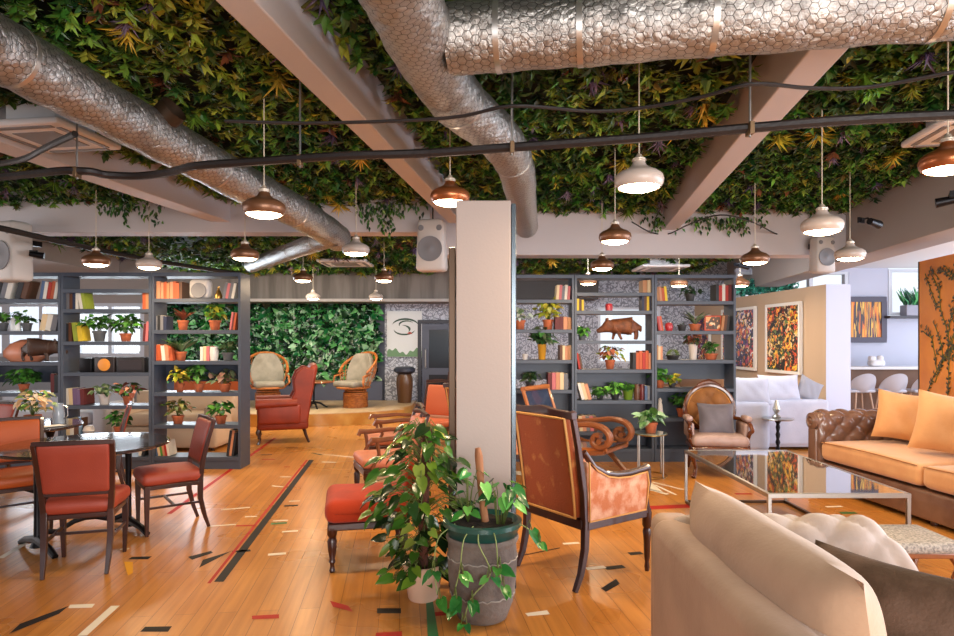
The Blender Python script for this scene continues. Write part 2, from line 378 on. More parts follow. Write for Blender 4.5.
# left back wall with windows
YL = 11.0
def wall_l(x0, x1, z0, z1, m=None): 
    b = MB(); b.box(x0, x1, YL, YL+.12, z0, z1); struct(b.build('wall_rear_left', m or wall_taupe, smooth=0))
wall_l(-9.5, -5.62, 0, 1.28, mat('sill_wall', '#9aa0a8', .7)); wall_l(-9.5, -5.62, 2.2, 3.32)
for x0, x1 in ((-9.5, -9.3), (-5.72, -5.62)): wall_l(x0, x1, 1.28, 2.2)
wf = mat('window_frame_white', '#c9d0dc', .5)
for i, (x0, x1) in enumerate(((-9.3, -8.1), (-8.1, -6.9), (-6.9, -5.72))):
    t = thing('window_%d' % (i+1), None, None, (0, 0, 0)); t['kind'] = 'structure'
    b = MB(); b.box(x0, x0+.07, YL, YL+.08, 1.28, 2.2); b.box(x1-.07, x1, YL, YL+.08, 1.28, 2.2); b.box(x0+.07, x1-.07, YL, YL+.08, 1.28, 1.34); b.box(x0+.07, x1-.07, YL, YL+.08, 2.14, 2.2)
    b.box((x0+x1)/2-.03, (x0+x1)/2+.03, YL, YL+.08, 1.34, 2.14); b.build('frame', wf, t, smooth=0)
    b = MB(); b.add([(x0+.07, YL+.04, 1.34), (x1-.07, YL+.04, 1.34), (x1-.07, YL+.04, 2.14), (x0+.07, YL+.04, 2.14)], [(0,1,2,3)]); b.build('pane', pane, t, smooth=0)
# partition carrying the paintings
pe = Vector((5.1, 9.35, 0)); pf = Vector((4.86, 14.3, 0)); pd = (pf-pe).normalized(); pn = Vector((-pd.y, pd.x, 0))   # pn points left into the room
b = MB(); q = [pe, pf, pf-pn*.37, pe-pn*.37]
b.add([(v.x, v.y, 0) for v in q]+[(v.x, v.y, 2.38) for v in q], [(0,1,2,3),(7,6,5,4),(0,4,5,1),(2,6,7,3),(1,5,6,2)])
b.mat = 1; b.add([(v.x, v.y, 0) for v in (q[0], q[3])]+[(v.x, v.y, 2.38) for v in (q[3], q[0])], [(0,1,2,3)])
struct(b.build('wall_partition', [wall_tan, wall_lilac], smooth=0))
# bar side far wall with clerestory
YW = 12.3
def wl(x0, x1, z0, z1): 
    b = MB(); b.box(x0, x1, YW, YW+.12, z0, z1); struct(b.build('wall_bar', wall_lilac, smooth=0))
xw0, xw1, zw0, zw1 = 7.9, 9.0, 2.03, 2.93
wl(5.0, xw0, 0, 2.3); wl(xw0, 9.6, 0, zw0); wl(7.15, xw0, 2.3, 2.95); wl(9.0, 9.6, zw0, 2.95); wl(5.0, 7.15, 2.88, 2.95)
def win(i, x0, x1, z0, z1, nx):
    t = thing('window_%d' % i, None, None); t['kind'] = 'structure'
    b = MB(); w = (x1-x0)/nx
    for k in range(nx+1): b.box(x0+k*w-.035, x0+k*w+.035, YW-.01, YW+.1, z0, z1)
    for k in range(nx):
        b.box(x0+k*w+.035, x0+k*w+w-.035, YW-.01, YW+.1, z0, z0+.05); b.box(x0+k*w+.035, x0+k*w+w-.035, YW-.01, YW+.1, z1-.05, z1)
    b.build('frame', wf, t, smooth=0)
    b = MB(); b.add([(x0, YW+.06, z0), (x1, YW+.06, z0), (x1, YW+.06, z1), (x0, YW+.06, z1)], [(0,1,2,3)]); b.build('pane', pane, t, smooth=0)
win(4, 5.05, 7.1, 2.32, 2.88, 3); win(5, xw0+.04, xw1-.04, zw0+.02, zw1, 1)
b = MB(); b.box(xw0-.1, xw1, YW-.22, YW, zw0-.05, zw0); struct(b.build('trim_10', mat('ledge_dark', '#3d3a44', .5), smooth=0, bevel=.004))
# door at the back
t = thing('door_1', None, None); t['kind'] = 'structure'; t.location = (-.72, YB-.03, 0)
slate2 = mat('door_slate', '#474e60', .45)
b = MB(); b.box(-.6, -.52, -.04, .03, 0, 2.02); b.box(.52, .6, -.04, .03, 0, 2.02); b.box(-.52, .52, -.04, .03, 1.94, 2.02); b.build('door_frame', mat('door_frame_dark', '#2b2f3a', .5), t, smooth=0)
b = MB(); b.box(-.51, .51, -.02, .02, .02, 1.93); b.mat = 1
for z0, z1 in ((.25, .8), (.95, 1.8)): b.box(-.35, .35, -.028, -.02, z0, z1)
b.build('door_leaf', [slate2, mat('door_glass', '#20262e', .15)], t, smooth=0, bevel=.004)
b = MB(); b.tube([(-.42, -.03, .95), (-.42, -.09, .97), (-.42, -.09, 1.35), (-.42, -.03, 1.37)], .018, 8); b.build('door_handle', steel, t)
# pillar
b = MB(); b.box(-.13, .21, 3.98, 4.14, 0, 2.425); struct(b.build('pillar', mat('pillar_paint', '#aa9b94', .6, bump=.08), smooth=0, bevel=.006))
b = MB(); b.box(.214, .245, 4.0, 4.12, 0, 2.41); struct(b.build('trim_11', mat('steel_strip', '#59636b', .25, metal=.8), smooth=0, bevel=.004))
b = MB(); b.box(-.178, -.136, 4.03, 4.13, 0, 2.14); struct(b.build('trim_12', mat('bronze_strip', '#4a3626', .35, metal=.6), smooth=0, bevel=.004))

# ---------------------------------------------------------------- planting on the ceiling and the green wall
GREENS = ['#28501e', '#35661f', '#1c3c18', '#4f7f2c', '#14290f', '#3c6422', '#234a26', '#6a9038']
WARM = ['#5c7a26', '#74852a', '#44601e', '#33521c', '#2a4218', '#8f9434']
def ceiling_plants(name, label, d0, d1, y0, y1, dens, p_warm=.3, zc=3.2, skewed=True, y_max=None, lush=1.0):
    N = int((d1-d0)*(y1-y0)*dens)
    D = d0+.05+(d1-d0-.1)*RNG.random(N); Y = y0+(y1-y0)*RNG.random(N); X = D+(TB*Y if skewed else 0)
    kind = RNG.random(N); P = []; Dr = []; Nn = []; Ln = []; Wd = []; Cc = []
    for i in range(N):
        c = np.array([X[i], Y[i], zc+.1*(RNG.random()-.5)])
        warm = RNG.random() < p_warm*(.4+1.2*(math.sin(X[i]*2.1+Y[i]*1.3) > .2))
        if kind[i] < .87: n = 11; L = .05+.05*RNG.random(); wr = .36; el = (.05, -1.1)
        elif kind[i] < .882: n = 26; L = .1+.07*RNG.random(); wr = .09; el = (-.2, -1.35); warm = RNG.random() < .7
        elif kind[i] < .895: n = 14; L = .12; wr = .13; el = (-.7, -1.5)
        else: n = 11; L = .09; wr = .4; el = (-.1, -1.2)
        a = RNG.random(n)*2*PI; e = el[0]+(el[1]-el[0])*RNG.random(n)
        d = np.stack([np.cos(a)*np.cos(e), np.sin(a)*np.cos(e), np.sin(e)], 1)
        P.append(np.repeat(c[None], n, 0)+.02*(RNG.random((n, 3))-.5)); Dr.append(d)
        Nn.append(np.tile([0, 0, -1.], (n, 1))+.5*(RNG.random((n, 3))-.5)); l = L*(.7+.6*RNG.random(n))*lush; Ln.append(l); Wd.append(l*wr)
        if kind[i] < .87: base = pal(WARM if warm else GREENS, 1, .3)
        elif kind[i] < .882: base = pal(['#b59a2e', '#8f8a2a', '#c9a63c'] if warm else ['#5d7a22'], 1)
        elif kind[i] < .895: base = pal(['#6a5568', '#54405a', '#7a6474'], 1)
        else: base = pal(['#4c4a1c', '#1c3c18', '#35661f', '#28501e', '#3c5c22', '#5a3420'], 1)
        Cc.append(np.repeat(base, n, 0)*(.85+.7*RNG.random((n, 1))))
    o = leaves(name, np.concatenate(P), np.concatenate(Dr), np.concatenate(Nn), np.concatenate(Ln), np.concatenate(Wd), np.concatenate(Cc), 'simple')
    tag(o, label, 'foliage', None, 'stuff'); return o
ceiling_plants('ceiling_foliage', 'mixed leafy planting overhead between the beams, upper left above the foil duct', -4.0, -1.49, 1.9, 7.5, DENS, .6)
ceiling_plants('ceiling_foliage', 'leafy planting overhead in the middle bay above the pillar', -1.29, 1.12, 1.9, 8.0, DENS, .4)
ceiling_plants('ceiling_foliage', 'dense green planting overhead in the right bay beside the window beam', 1.34, 3.43, 2.0, 8.0, DENS, .12)
ceiling_plants('ceiling_foliage', 'leafy planting overhead at the far left edge beyond the last beam', -7.2, -4.3, 3.2, 7.5, DENS*.8, .25)
ceiling_plants('ceiling_foliage', 'far planting overhead behind the left crossbeam above the bookshelves', -6.0, -.85, 7.9, 13.5, DENS*.45, .35, 3.02, False, lush=1.2)
ceiling_plants('ceiling_foliage', 'far planting overhead behind the right crossbeam above the bookshelves', -.35, 4.6, 8.45, 14.2, DENS*.4, .3, 3.05, False, lush=1.2)
# trailing clumps hanging over the crossbeams
def trail(label, cx, cy, z0, n, spread, drop):
    P = []; D = []
    for k in range(n):
        x = cx+spread*(RNG.random()-.5); L = drop*RNG.random(); m = int(4+L*30)
        for j in range(m):
            P.append((x+.03*RNG.standard_normal(), cy+.05*RNG.standard_normal()-.02, z0-L*j/m)); D.append((RNG.standard_normal()*.5, -.3+RNG.standard_normal()*.3, -1))
    n = len(P); o = leaves('trailing_foliage', P, D, np.tile([0, -1., .2], (n, 1)), .07, .03, pal(GREENS+['#4d5a2a'], n, .4)); tag(o, label, 'foliage', None, 'stuff')
a = W(130, 208, 7.45); trail('green trailers hanging down over the left crossbeam above the bookshelves', a.x, 7.44, 3.15, 14, .7, .35)
a = W(390, 208, 7.45); trail('green trailers hanging in front of the crossbeam next to the wall loudspeaker', a.x, 7.44, 3.15, 16, .8, .4)
a = W(700, 222, 8); trail('green trailers spilling over the right crossbeam', a.x, 7.99, 3.1, 30, 1.6, .22)
# green wall
N = 4200
X = -7.35+5.15*RNG.random(N); Z = .7+1.68*RNG.random(N)
P = np.stack([X, YB-.04-.1*RNG.random(N), Z], 1); an = RNG.random(N)*2*PI
D = np.stack([np.cos(an), -.35-.5*RNG.random(N), np.sin(an)-.6], 1)
L = .1+.1*RNG.random(N)
o = leaves('green_wall_planting', P, D, np.tile([0, -1., .3], (N, 1))+.6*(RNG.random((N, 3))-.5), L, L*.75, pal(['#10401f', '#1a5a30', '#0a2a14', '#2a6a2f', '#5c9a5c', '#081f10', '#24442a', '#86b08a'], N, .4), 'heart', material=leafmat('leaf_glossy', .25))
tag(o, 'dense living wall of glossy ivy leaves behind the stage', 'foliage', None, 'stuff')
b = MB(); b.box(-7.4, -2.1, YB-.1, YB, .22, .68); struct(b.build('trim_13', mat('slate_dado', '#4b5063', .6), smooth=0))
# ---------------------------------------------------------------- stage
def arc(cx, cy, r, a0, a1, n): return [(cx+r*math.cos(a0+(a1-a0)*i/n), cy+r*math.sin(a0+(a1-a0)*i/n)) for i in range(n+1)]
b = MB(); ol = [(-1.55, 12.6), (-1.35, 13.1), (-1.35, YB-.1), (-6.8, YB-.1), (-6.8, 12.4)]+arc(-3.6, 14.6, 3.1, math.radians(-140), math.radians(-45), 24)
b.prism(ol, .22, 'z', (0, 0, .11))
st = b.build('stage', [mat('stage_front', '#b0782c', .3, col2='#c79a4e', nscale=3, coat=.3)], smooth=30); struct(st)
b = MB(); b.prism(ol, .012, 'z', (0, 0, .227)); struct(b.build('stage_top', mat('stage_top_wood', '#c9b18e', .35, col2='#b79a72', nscale=4, stretch=(1, .2, 1)), smooth=0))
# ================================================================= ducts, cables, lamps, speakers
def foil_mat():
    m = bpy.data.materials.new('foil_duct_wrap'); m.use_nodes = True; nt = m.node_tree; p = nt.nodes['Principled BSDF']; L = nt.links.new
    p.inputs['Metallic'].default_value = .9; p.inputs['Roughness'].default_value = .34
    def VM(op, a, b=None, out=0):
        n = nt.nodes.new('ShaderNodeVectorMath'); n.operation = op
        for i, q in enumerate((a, b)):
            if q is None: continue
            if isinstance(q, tuple): n.inputs[i].default_value = q
            else: L(q, n.inputs[i])
        return n.outputs[out]
    def M(op, a, b=None):
        n = nt.nodes.new('ShaderNodeMath'); n.operation = op
        for i, q in enumerate((a, b)):
            if q is None: continue
            if isinstance(q, (int, float)): n.inputs[i].default_value = q
            else: L(q, n.inputs[i])
        return n.outputs[0]
    uv = nt.nodes.new('ShaderNodeUVMap'); s3 = 1.7320508
    tc = nt.nodes.new('ShaderNodeTexCoord')
    n0 = nt.nodes.new('ShaderNodeTexNoise'); n0.inputs['Scale'].default_value = 9; L(tc.outputs['Object'], n0.inputs['Vector'])
    wob = VM('MULTIPLY', VM('SUBTRACT', n0.outputs['Color'], (.5, .5, .5)), (.5, .5, 0))
    q = VM('ADD', VM('MULTIPLY', uv.outputs[0], (26, 26, 0)), wob)
    r, h = (1, s3, 1), (.5, s3/2, .5)
    a = VM('SUBTRACT', VM('MODULO', VM('ADD', q, (100, 100*s3, 0)), r), h); b = VM('SUBTRACT', VM('MODULO', VM('ADD', q, (100.5, 100.5*s3, 0)), r), h)
    la, lb = VM('LENGTH', VM('MULTIPLY', a, (1, 1, 0)), None, 1), VM('LENGTH', VM('MULTIPLY', b, (1, 1, 0)), None, 1)
    t = M('LESS_THAN', la, lb); mx = nt.nodes.new('ShaderNodeMix'); mx.data_type = 'VECTOR'; L(t, mx.inputs[0]); L(b, mx.inputs[4]); L(a, mx.inputs[5])
    g = VM('ABSOLUTE', mx.outputs[1]); sx = nt.nodes.new('ShaderNodeSeparateXYZ'); L(g, sx.inputs[0])
    hd = M('MAXIMUM', sx.outputs[0], M('ADD', M('MULTIPLY', sx.outputs[0], .5), M('MULTIPLY', sx.outputs[1], s3/2)))
    r1 = ramp(nt, [(.0, '#b0aca8'), (.45, '#a8a4a0'), (.485, '#4a4542')]); L(hd, r1.inputs[0]); L(r1.outputs[0], p.inputs['Base Color'])
    n = nt.nodes.new('ShaderNodeTexNoise'); n.inputs['Scale'].default_value = 11; n.inputs['Detail'].default_value = 7; n.inputs['Roughness'].default_value = .65; n.inputs['Distortion'].default_value = .6; L(tc.outputs['Object'], n.inputs['Vector'])
    b1 = nt.nodes.new('ShaderNodeBump'); b1.inputs['Strength'].default_value = .8; b1.inputs['Distance'].default_value = .03; L(n.outputs['Fac'], b1.inputs['Height'])
    b2 = nt.nodes.new('ShaderNodeBump'); b2.invert = True; b2.inputs['Strength'].default_value = .5; b2.inputs['Distance'].default_value = .006; L(hd, b2.inputs['Height']); L(b1.outputs[0], b2.inputs['Normal']); L(b2.outputs[0], p.inputs['Normal']); return m
def duct_mesh(path, rr, n=36):
    vs = []; fs = []; uvs = []; s = 0; prev = Vector((0, 0, 1))
    for i, q in enumerate(path):
        t = (path[min(i+1, len(path)-1)]-path[max(i-1, 0)]).normalized(); u = (prev-t*prev.dot(t)).normalized(); w = t.cross(u); prev = u
        if i: s += (q-path[i-1]).length
        for k in range(n+1):
            a = 2*PI*k/n; vs.append(q+(u*math.cos(a)+w*math.sin(a))*rr[i]); uvs.append((k/n*round(2*PI*rr[0]*26)/26, s))
    for i in range(len(path)-1):
        for k in range(n): a = i*(n+1)+k; fs.append((a, a+1, a+n+2, a+n+1))
    me = bpy.data.meshes.new('duct_body'); me.from_pydata([tuple(v) for v in vs], [], fs); ul = me.uv_layers.new(name='UVMap')
    for l in me.loops: ul.data[l.index].uv = uvs[l.vertex_index]
    me.materials.append(foil); me.shade_smooth(); o = bpy.data.objects.new('duct_body', me); C.objects.link(o); return o
foil = foil_mat(); band = mat('duct_band', '#c4bfba', .3, metal=.9)
def smooth_path(pts, n=8):
    pts = [Vector(p) for p in pts]; P = [pts[0]*2-pts[1]]+pts+[pts[-1]*2-pts[-2]]; out = []
    for i in range(1, len(P)-2):
        for k in range(n):
            t = k/n; a, b2, c2, d = P[i-1], P[i], P[i+1], P[i+2]
            out.append(.5*((2*b2)+(c2-a)*t+(2*a-5*b2+4*c2-d)*t*t+(3*b2-a-3*c2+d)*t**3))
    return out+[pts[-1]]
def duct(label, pts, r, bands=(), n=8, rend=None):
    t = thing('air_duct', label, 'air duct'); path = smooth_path(pts, n); L = len(path)
    rr = [(r+(rend-r)*i/(L-1) if rend else r)*(1+.02*math.sin(i*1.7)+.015*math.sin(i*.6)) for i in range(L)]
    duct_mesh(path, rr).parent = t
    for k in bands:
        i = int(k*(L-2)); d = (path[i+1]-path[i]).normalized(); q = path[i]
        b = MB(); b.tube([q-d*.012, q+d*.012], rr[i]*1.025, 28); b.build('strap', band, t)
    return t
p3 = lambda px, py, z: ZP(px, py, z)
t = duct('long silver foil duct running diagonally across the upper left ceiling', [p3(-70, 10, 2.86), p3(0, 50, 2.86), p3(85, 97, 2.85), p3(170, 143, 2.82), p3(240, 182, 2.76), p3(300, 214, 2.7), p3(338, 238, 2.66)], .145, (.2, .62, .85))
q = p3(150, 132, 2.84); b = MB(); b.tube([q+Vector((.02, 0, .02)), q+Vector((.17, -.04, .13))], [.085, .085], 20, cap=False); b.tube([q+Vector((.1, -.02, .08)), q+Vector((.105, -.021, .084))], .083, 20)
b.build('branch_collar', [mat('dark_opening', '#3a2a1c', .5, metal=.5)], t)
duct('short silver duct branch ending above the tall bookshelf end panel', [p3(332, 237, 2.62), p3(300, 248, 2.6), p3(252, 265, 2.6)], .1, (.3, .7), 6)
duct('silver foil duct curving down the middle towards the pillar top', [p3(385, -50, 2.86), p3(404, 0, 2.86), p3(430, 58, 2.86), p3(458, 101, 2.86), p3(497, 136, 2.85), p3(515, 165, 2.84), p3(521, 195, 2.83), p3(526, 226, 2.82)], .155, (.45, .7), rend=.13)
duct('wide silver foil duct crossing the top right of the room', [(-.12, 2.78, 2.86), (.3, 2.72, 2.86), (.675, 2.65, 2.86), (1.25, 2.55, 2.86), (1.83, 2.46, 2.86), (2.4, 2.38, 2.86)], .145, (.12, .3, .52, .8))
def cable(label, pts, z, r, m, name='cable', flat=1):
    b = MB(); b.tube(smooth_path([p3(x, y, z) for x, y in pts], 5), r, 8, flat=flat); return tag(b.build(name, m), label, 'cable')
blk = mat('black_conduit', '#201a1a', .5, bump=.3, bscale=40)
cable('thick black wrapped cable run slung across the whole room', [(-40,177), (0,177), (60,171), (80,171), (93,172), (107,175), (139,176), (171,172), (195,166), (250,162), (340,156), (430,153), (515,147), (640,138), (750,128), (850,120), (954,115), (1010,112)], 2.58, .024, blk, 'cable_run')
cable('thin black cable sagging above the thick wrapped run', [(225,121), (320,123), (448,118), (512,106), (589,111), (640,108), (701,97), (752,84), (809,88), (869,87), (954,72), (1000,66)], 2.7, .009, blk)
cable('black pipe sloping over the left bookshelves below the crossbeam', [(-20,224), (0,228), (75,245), (150,260), (200,268), (236,273)], 2.62, .03, blk, 'pipe')
cable('black pipe angling up beside the far left foil duct', [(-30,168), (20,160), (45,148), (75,134)], 2.75, .02, blk, 'pipe')
cable('thin cable looping beneath the right crossbeam beam joint', [(632,222), (650,232), (668,234), (690,224), (720,215), (752,222), (780,235), (808,236)], 2.9, .008, blk)
for (x, y, lb) in ((512,146,'above the pillar'), (750,127,'in front of the right ceiling beam'), (77,171,'at the far left under the foil duct'), (300,159,'between the two foil ducts')):
    q = p3(x, y, 2.58); t = thing('hanger_rod', 'thin steel rod holding the black cable run ' + lb, 'hanger', (q.x, q.y, 2.53))
    b = MB(); b.tube([(0, 0, 0), (0, 0, .79)], .006, 6); b.build('rod', steel, t)
    b = MB(); b.box(-.011, .011, -.03, .03, .01, .07); b.build('clamp', mat('clamp_bronze', '#7a6248', .4, metal=.7), t, bevel=.002)

# ---------------------------------------------------------------- pendant lamps
def glow(strength):
    return mat('lamp_glow', (1, .78, .5), .5, emit=strength)
copper = mat('lamp_copper', '#a05c34', .28, metal=.6); bronze = mat('lamp_bronze', '#7a5238', .35, metal=.4); cream = mat('lamp_cream', '#b7a79c', .35)
def make_lamp(m, loc, drop, label):
    t = thing('pendant_lamp', label, 'lamp', loc, 0, 'pendant lamps hanging from the planted ceiling')
    b = MB(); b.lathe([(.118, 0), (.131, .02), (.137, .045), (.13, .07), (.105, .09), (.07, .105), (.045, .122), (.035, .14), (.03, .15)], 32, cap=False)
    b.lathe([(.112, .004), (.125, .025), (.13, .046), (.122, .066), (.09, .085), (.02, .1)], 32, cap=False); b.build('lamp_shade', m, t, smooth=80)
    b = MB(); b.lathe([(.034, .148), (.036, .165), (.02, .175), (.012, .19), (.001, .192)], 16); b.lathe([(.04, .152), (.04, .158)], 16); b.build('cap', mat('lamp_cap', '#c8b9a8', .35, metal=.3), t)
    b = MB(); b.lathe([(.001, -.022), (.06, -.017), (.1, -.004), (.114, .01)], 24, cap=False); b.build('diffuser', glow(GLOW), t)
    b = MB(); b.tube([(0, 0, .185), (0, 0, drop)], .004, 6); b.build('cord', mat('lamp_cord', '#c8bca8', .6), t)
    return t
LAMPS = [(639,188,3.6,'c','large cream pendant lamp hanging highest right of the pillar'), (264,215,4.15,'b','bronze pendant lamp in front of the silver duct, upper left'),
 (450,203,4.4,'k','glowing copper pendant lamp just left of the pillar top'), (822,232,4.4,'c','cream pendant lamp in front of the right wall loudspeaker'),
 (615,242,5.4,'b','bronze pendant lamp in front of the right crossbeam'), (755,263,6.4,'b','bronze pendant lamp above the paintings'),
 (850,259,6.1,'c','pale pendant lamp right of the right wall loudspeaker'), (602,269,7.3,'b','bronze pendant lamp above the boar shelf bookcase'),
 (245,259,6.3,'b','bronze pendant lamp above the left bookcase end panel'), (356,254,6.4,'c','cream pendant lamp left of the middle loudspeaker'),
 (96,265,6.6,'b','bronze pendant lamp above the left bookcase, nearest the left edge'), (149,268,7.2,'c','pale pendant lamp above the left bookcase middle, right of the bronze one'),
 (303,281,9.0,'b','small bronze far lamp left of the ceiling unit'), (384,281,9.0,'b','small bronze far lamp below the middle loudspeaker'),
 (313,299,12.2,'c','tiny pale far lamp in front of the soffit over the living wall'), (376,299,12.2,'c','tiny pale far lamp near the framed swirl poster'),
 (740,286,9.6,'b','small bronze lamp beyond the right bookcase corner'), (948,170,3.4,'k','copper pendant lamp cut off at the right edge'),
 (679,286,9.9,'b','small far lamp seen through the top of the right bookcase'), (588,284,9.9,'b','small far lamp seen through the middle right bookcase')]
for px, py, Y, k, lb in LAMPS:
    loc = W(px, py, Y); make_lamp({'c': cream, 'b': bronze, 'k': copper}[k], loc, 3.2-loc.z, lb)
    ld = bpy.data.lights.new('lamp_light', 'AREA'); ld.shape = 'DISK'; ld.size = .2; ld.energy = LAMPW; ld.color = (1, .72, .44)
    lo = bpy.data.objects.new('lamp_light', ld); C.objects.link(lo); lo.location = loc-Vector((0, 0, .03))
    ld = bpy.data.lights.new('lamp_spill', 'POINT'); ld.shadow_soft_size = .1; ld.energy = LAMPW*.12; ld.color = (1, .8, .6)
    lo = bpy.data.objects.new('lamp_spill', ld); C.objects.link(lo); lo.location = loc-Vector((0, 0, .12))

# ---------------------------------------------------------------- speakers, spots, ceiling units
spk_w = mat('speaker_shell', '#c9c2bd', .5); spk_c = mat('speaker_cone', '#7c7b7f', .6)
def speaker(label, loc, rz, s=1.0, tilt=0):
    t = thing('loudspeaker', label, 'loudspeaker', loc, rz, 'white loudspeakers fixed under the beams')
    b = MB(); b.rbox(.36*s, .24*s, .62*s, .05*s, (0, 0, 0), fn=lambda v: (v.x*(1-.18*(v.z/(.31*s)-.2 if v.z > .06 else 0)), v.y, v.z)); b.build('cabinet', spk_w, t)
    b = MB(); b.M = Matrix.Translation((0, -.12*s, -.05*s)) @ Matrix.Rotation(PI/2, 4, 'X')
    b.lathe([(.145*s, -.005), (.15*s, .015), (.13*s, .012), (.06*s, -.002+.004), (.03*s, .012), (.001, .014)], 28); b.build('cone', spk_c, t)
    for x in (-.11, .11):
        b = MB(); b.M = Matrix.Translation((x*s, -.12*s, .2*s)) @ Matrix.Rotation(PI/2, 4, 'X'); b.lathe([(.035*s, 0), (.03*s, .012), (.001, .012)], 16); b.build('tweeter', spk_c, t)
    b = MB(); b.box(-.03, .03, .1*s, .3*s, .1, .16); b.build('bracket', black_m, t); return t
speaker('white loudspeaker with grey cone mounted left of the pillar top', W(432, 246, 7.3), math.radians(-8), .95)
speaker('white loudspeaker with grey cone at the right crossbeam corner', W(822, 255, 7.86), math.radians(8), .72)
speaker('white rounded loudspeaker cut off at the left edge under the crossbeam', W(12, 252, 7.3), math.radians(-20), 1.1)
def spot(label, loc, rz):
    t = thing('spotlight', label, 'spotlight', loc, rz, 'small black spotlights on the ceiling edge')
    b = MB(); b.tube([(-.08, 0, 0), (.06, 0, -.02)], [.03, .038], 14); b.build('barrel', black_m, t)
    b = MB(); b.tube([(-.02, 0, 0), (-.03, .05, .04), (-.06, .09, .03)], .01, 6); b.box(-.1, -.02, .08, .1, .0, .05); b.build('bracket', black_m, t)
spot('black spotlight on the taupe window beam, lower one', W(875, 222, 5.75), .5); spot('black spotlight on the taupe window beam near the right edge', W(945, 200, 4.95), 2.6)
spot('black spotlight below the right crossbeam above the bookcase', W(733, 269, 9.4)+Vector((0, -.4, 0)), .3); spot('small black spotlight beside the left edge loudspeaker', W(38, 254, 7.2), .4)
def ac(label, loc, s, d=None, rz=0):
    t = thing('ceiling_air_unit', label, 'air conditioner', loc, rz); d = d or s
    b = MB(); b.rbox(s, d, .05, .02); b.box(-s*.3, s*.3, -d*.3, d*.3, .02, .2); b.build('panel', white_m, t)
    b = MB()
    for x0, x1, y0, y1 in ((-.38, .38, -.44, -.38), (-.38, .38, .38, .44), (-.44, -.38, -.36, .36), (.38, .44, -.36, .36)): b.box(x0*s, x1*s, y0*d, y1*d, -.032, -.024)
    b.box(-.26*s, .26*s, -.26*d, .26*d, -.03, -.024); b.build('grille', mat('grille_grey', '#7d7a7c', .5), t)
ac('white square ceiling air unit beyond the middle duct end', W(346, 263, 11.3), .85); ac('white ceiling air unit at the right edge below the cable run', Vector((3.45, 4.5, 3.03)), .6, rz=-.15)
ac('white ceiling air unit beyond the right crossbeam over the bookshelves', W(660, 268, 11.8), .85); ac('pale ceiling air unit at the upper left beside the foil duct', p3(52, 136, 3.0), .62, rz=-.15)
# ================================================================= chairs and tables
coral = mat('coral_leather', '#9c3f2c', .5, col2='#8e3626', nscale=3, bump=.15, bscale=150)
orangel = mat('orange_leather', '#b5531f', .5, col2='#a84a1e', nscale=3, bump=.15, bscale=150)
def quadpts(a, b, n=5): return [a.lerp(b, i/n) for i in range(n+1)]
def dining_chair(label, up, loc, rz):
    t = thing('dining_chair', label, 'chair', loc, rz, 'upholstered dining chairs around the round tables')
    b = MB(); b.rbox(.47, .46, .1, .045, (0, .01, .445), n=3, sub=3, fn=lambda v: (v.x*(1-.06*(v.y < 0)), v.y, v.z+(.02*(1-(v.x/.24)**2)*(1-(v.y/.24)**2) if v.z > .44 else 0))); b.build('seat', up, t)
    b = MB(); b.box(-.215, .215, -.2, .22, .365, .4); b.build('seat_frame', dwood, t, bevel=.006)
    for sx in (-1, 1):
        b = MB(); b.tube([(sx*.2, .2, .4), (sx*.2, .2, .2), (sx*.195, .2, 0)], [.03, .024, .017], 4); b.build('leg', dwood, t, bevel=.003)
        b = MB(); b.tube([(sx*.195, -.2, .42), (sx*.195, -.2, .25), (sx*.19, -.235, .1), (sx*.185, -.27, 0)], [.029, .027, .022, .017], 4); b.build('leg', dwood, t, bevel=.003)
    b = MB()
    for sx in (-1, 1): b.tube([(sx*.195, -.2, .4), (sx*.205, -.215, .55), (sx*.22, -.26, .75), (sx*.228, -.3, .885)], [.026, .024, .022, .02], 4)
    b.tube([(-.235, -.3, .885), (0, -.312, .888), (.235, -.3, .885)], .021, 4); b.tube([(-.2, -.212, .535), (.2, -.212, .535)], .018, 4); b.build('back_frame', dwood, t, bevel=.003)
    def bend(v):
        k = (v.z-.54)/.35; return (v.x*(1+.08*k), v.y-.215-.085*max(k, 0)**1.2, v.z)
    b = MB(); b.rbox(.395, .052, .335, .02, (0, 0, .71), n=2, sub=5, fn=bend); b.build('backrest', up, t)
    for sx in (-1, 1): 
        b = MB(); b.tube([(sx*.2, .19, .22), (sx*.193, -.2, .22)], .012, 4); b.build('stretcher', dwood, t)
    b = MB(); b.tube([(-.196, 0, .22), (.196, 0, .22)], .012, 4); b.build('stretcher', dwood, t)
    return t
dining_chair('coral dining chair seen from behind, nearest the camera at the round table', coral, (-2.72, 4.46, 0), math.radians(17))
dining_chair('orange dining chair angled beside the round table, cut by the left edge', orangel, (-3.74, 5.2, 0), face(.7, -.7))
dining_chair('coral dining chair seen side on, right of the round table', coral, (-2.57, 5.34, 0), face(-.8, -.6))
dining_chair('coral dining chair turned edge on beyond the round table, against the bookcase', coral, (-3.93, 6.62, 0), face(-.88, -.45))
dining_chair('coral dining chair at the far left edge behind the orange one', coral, (-5.15, 6.55, 0), math.radians(165))
topm = mat('table_top_dark', '#2a2626', .12, coat=.5, col2='#332a26', nscale=5)
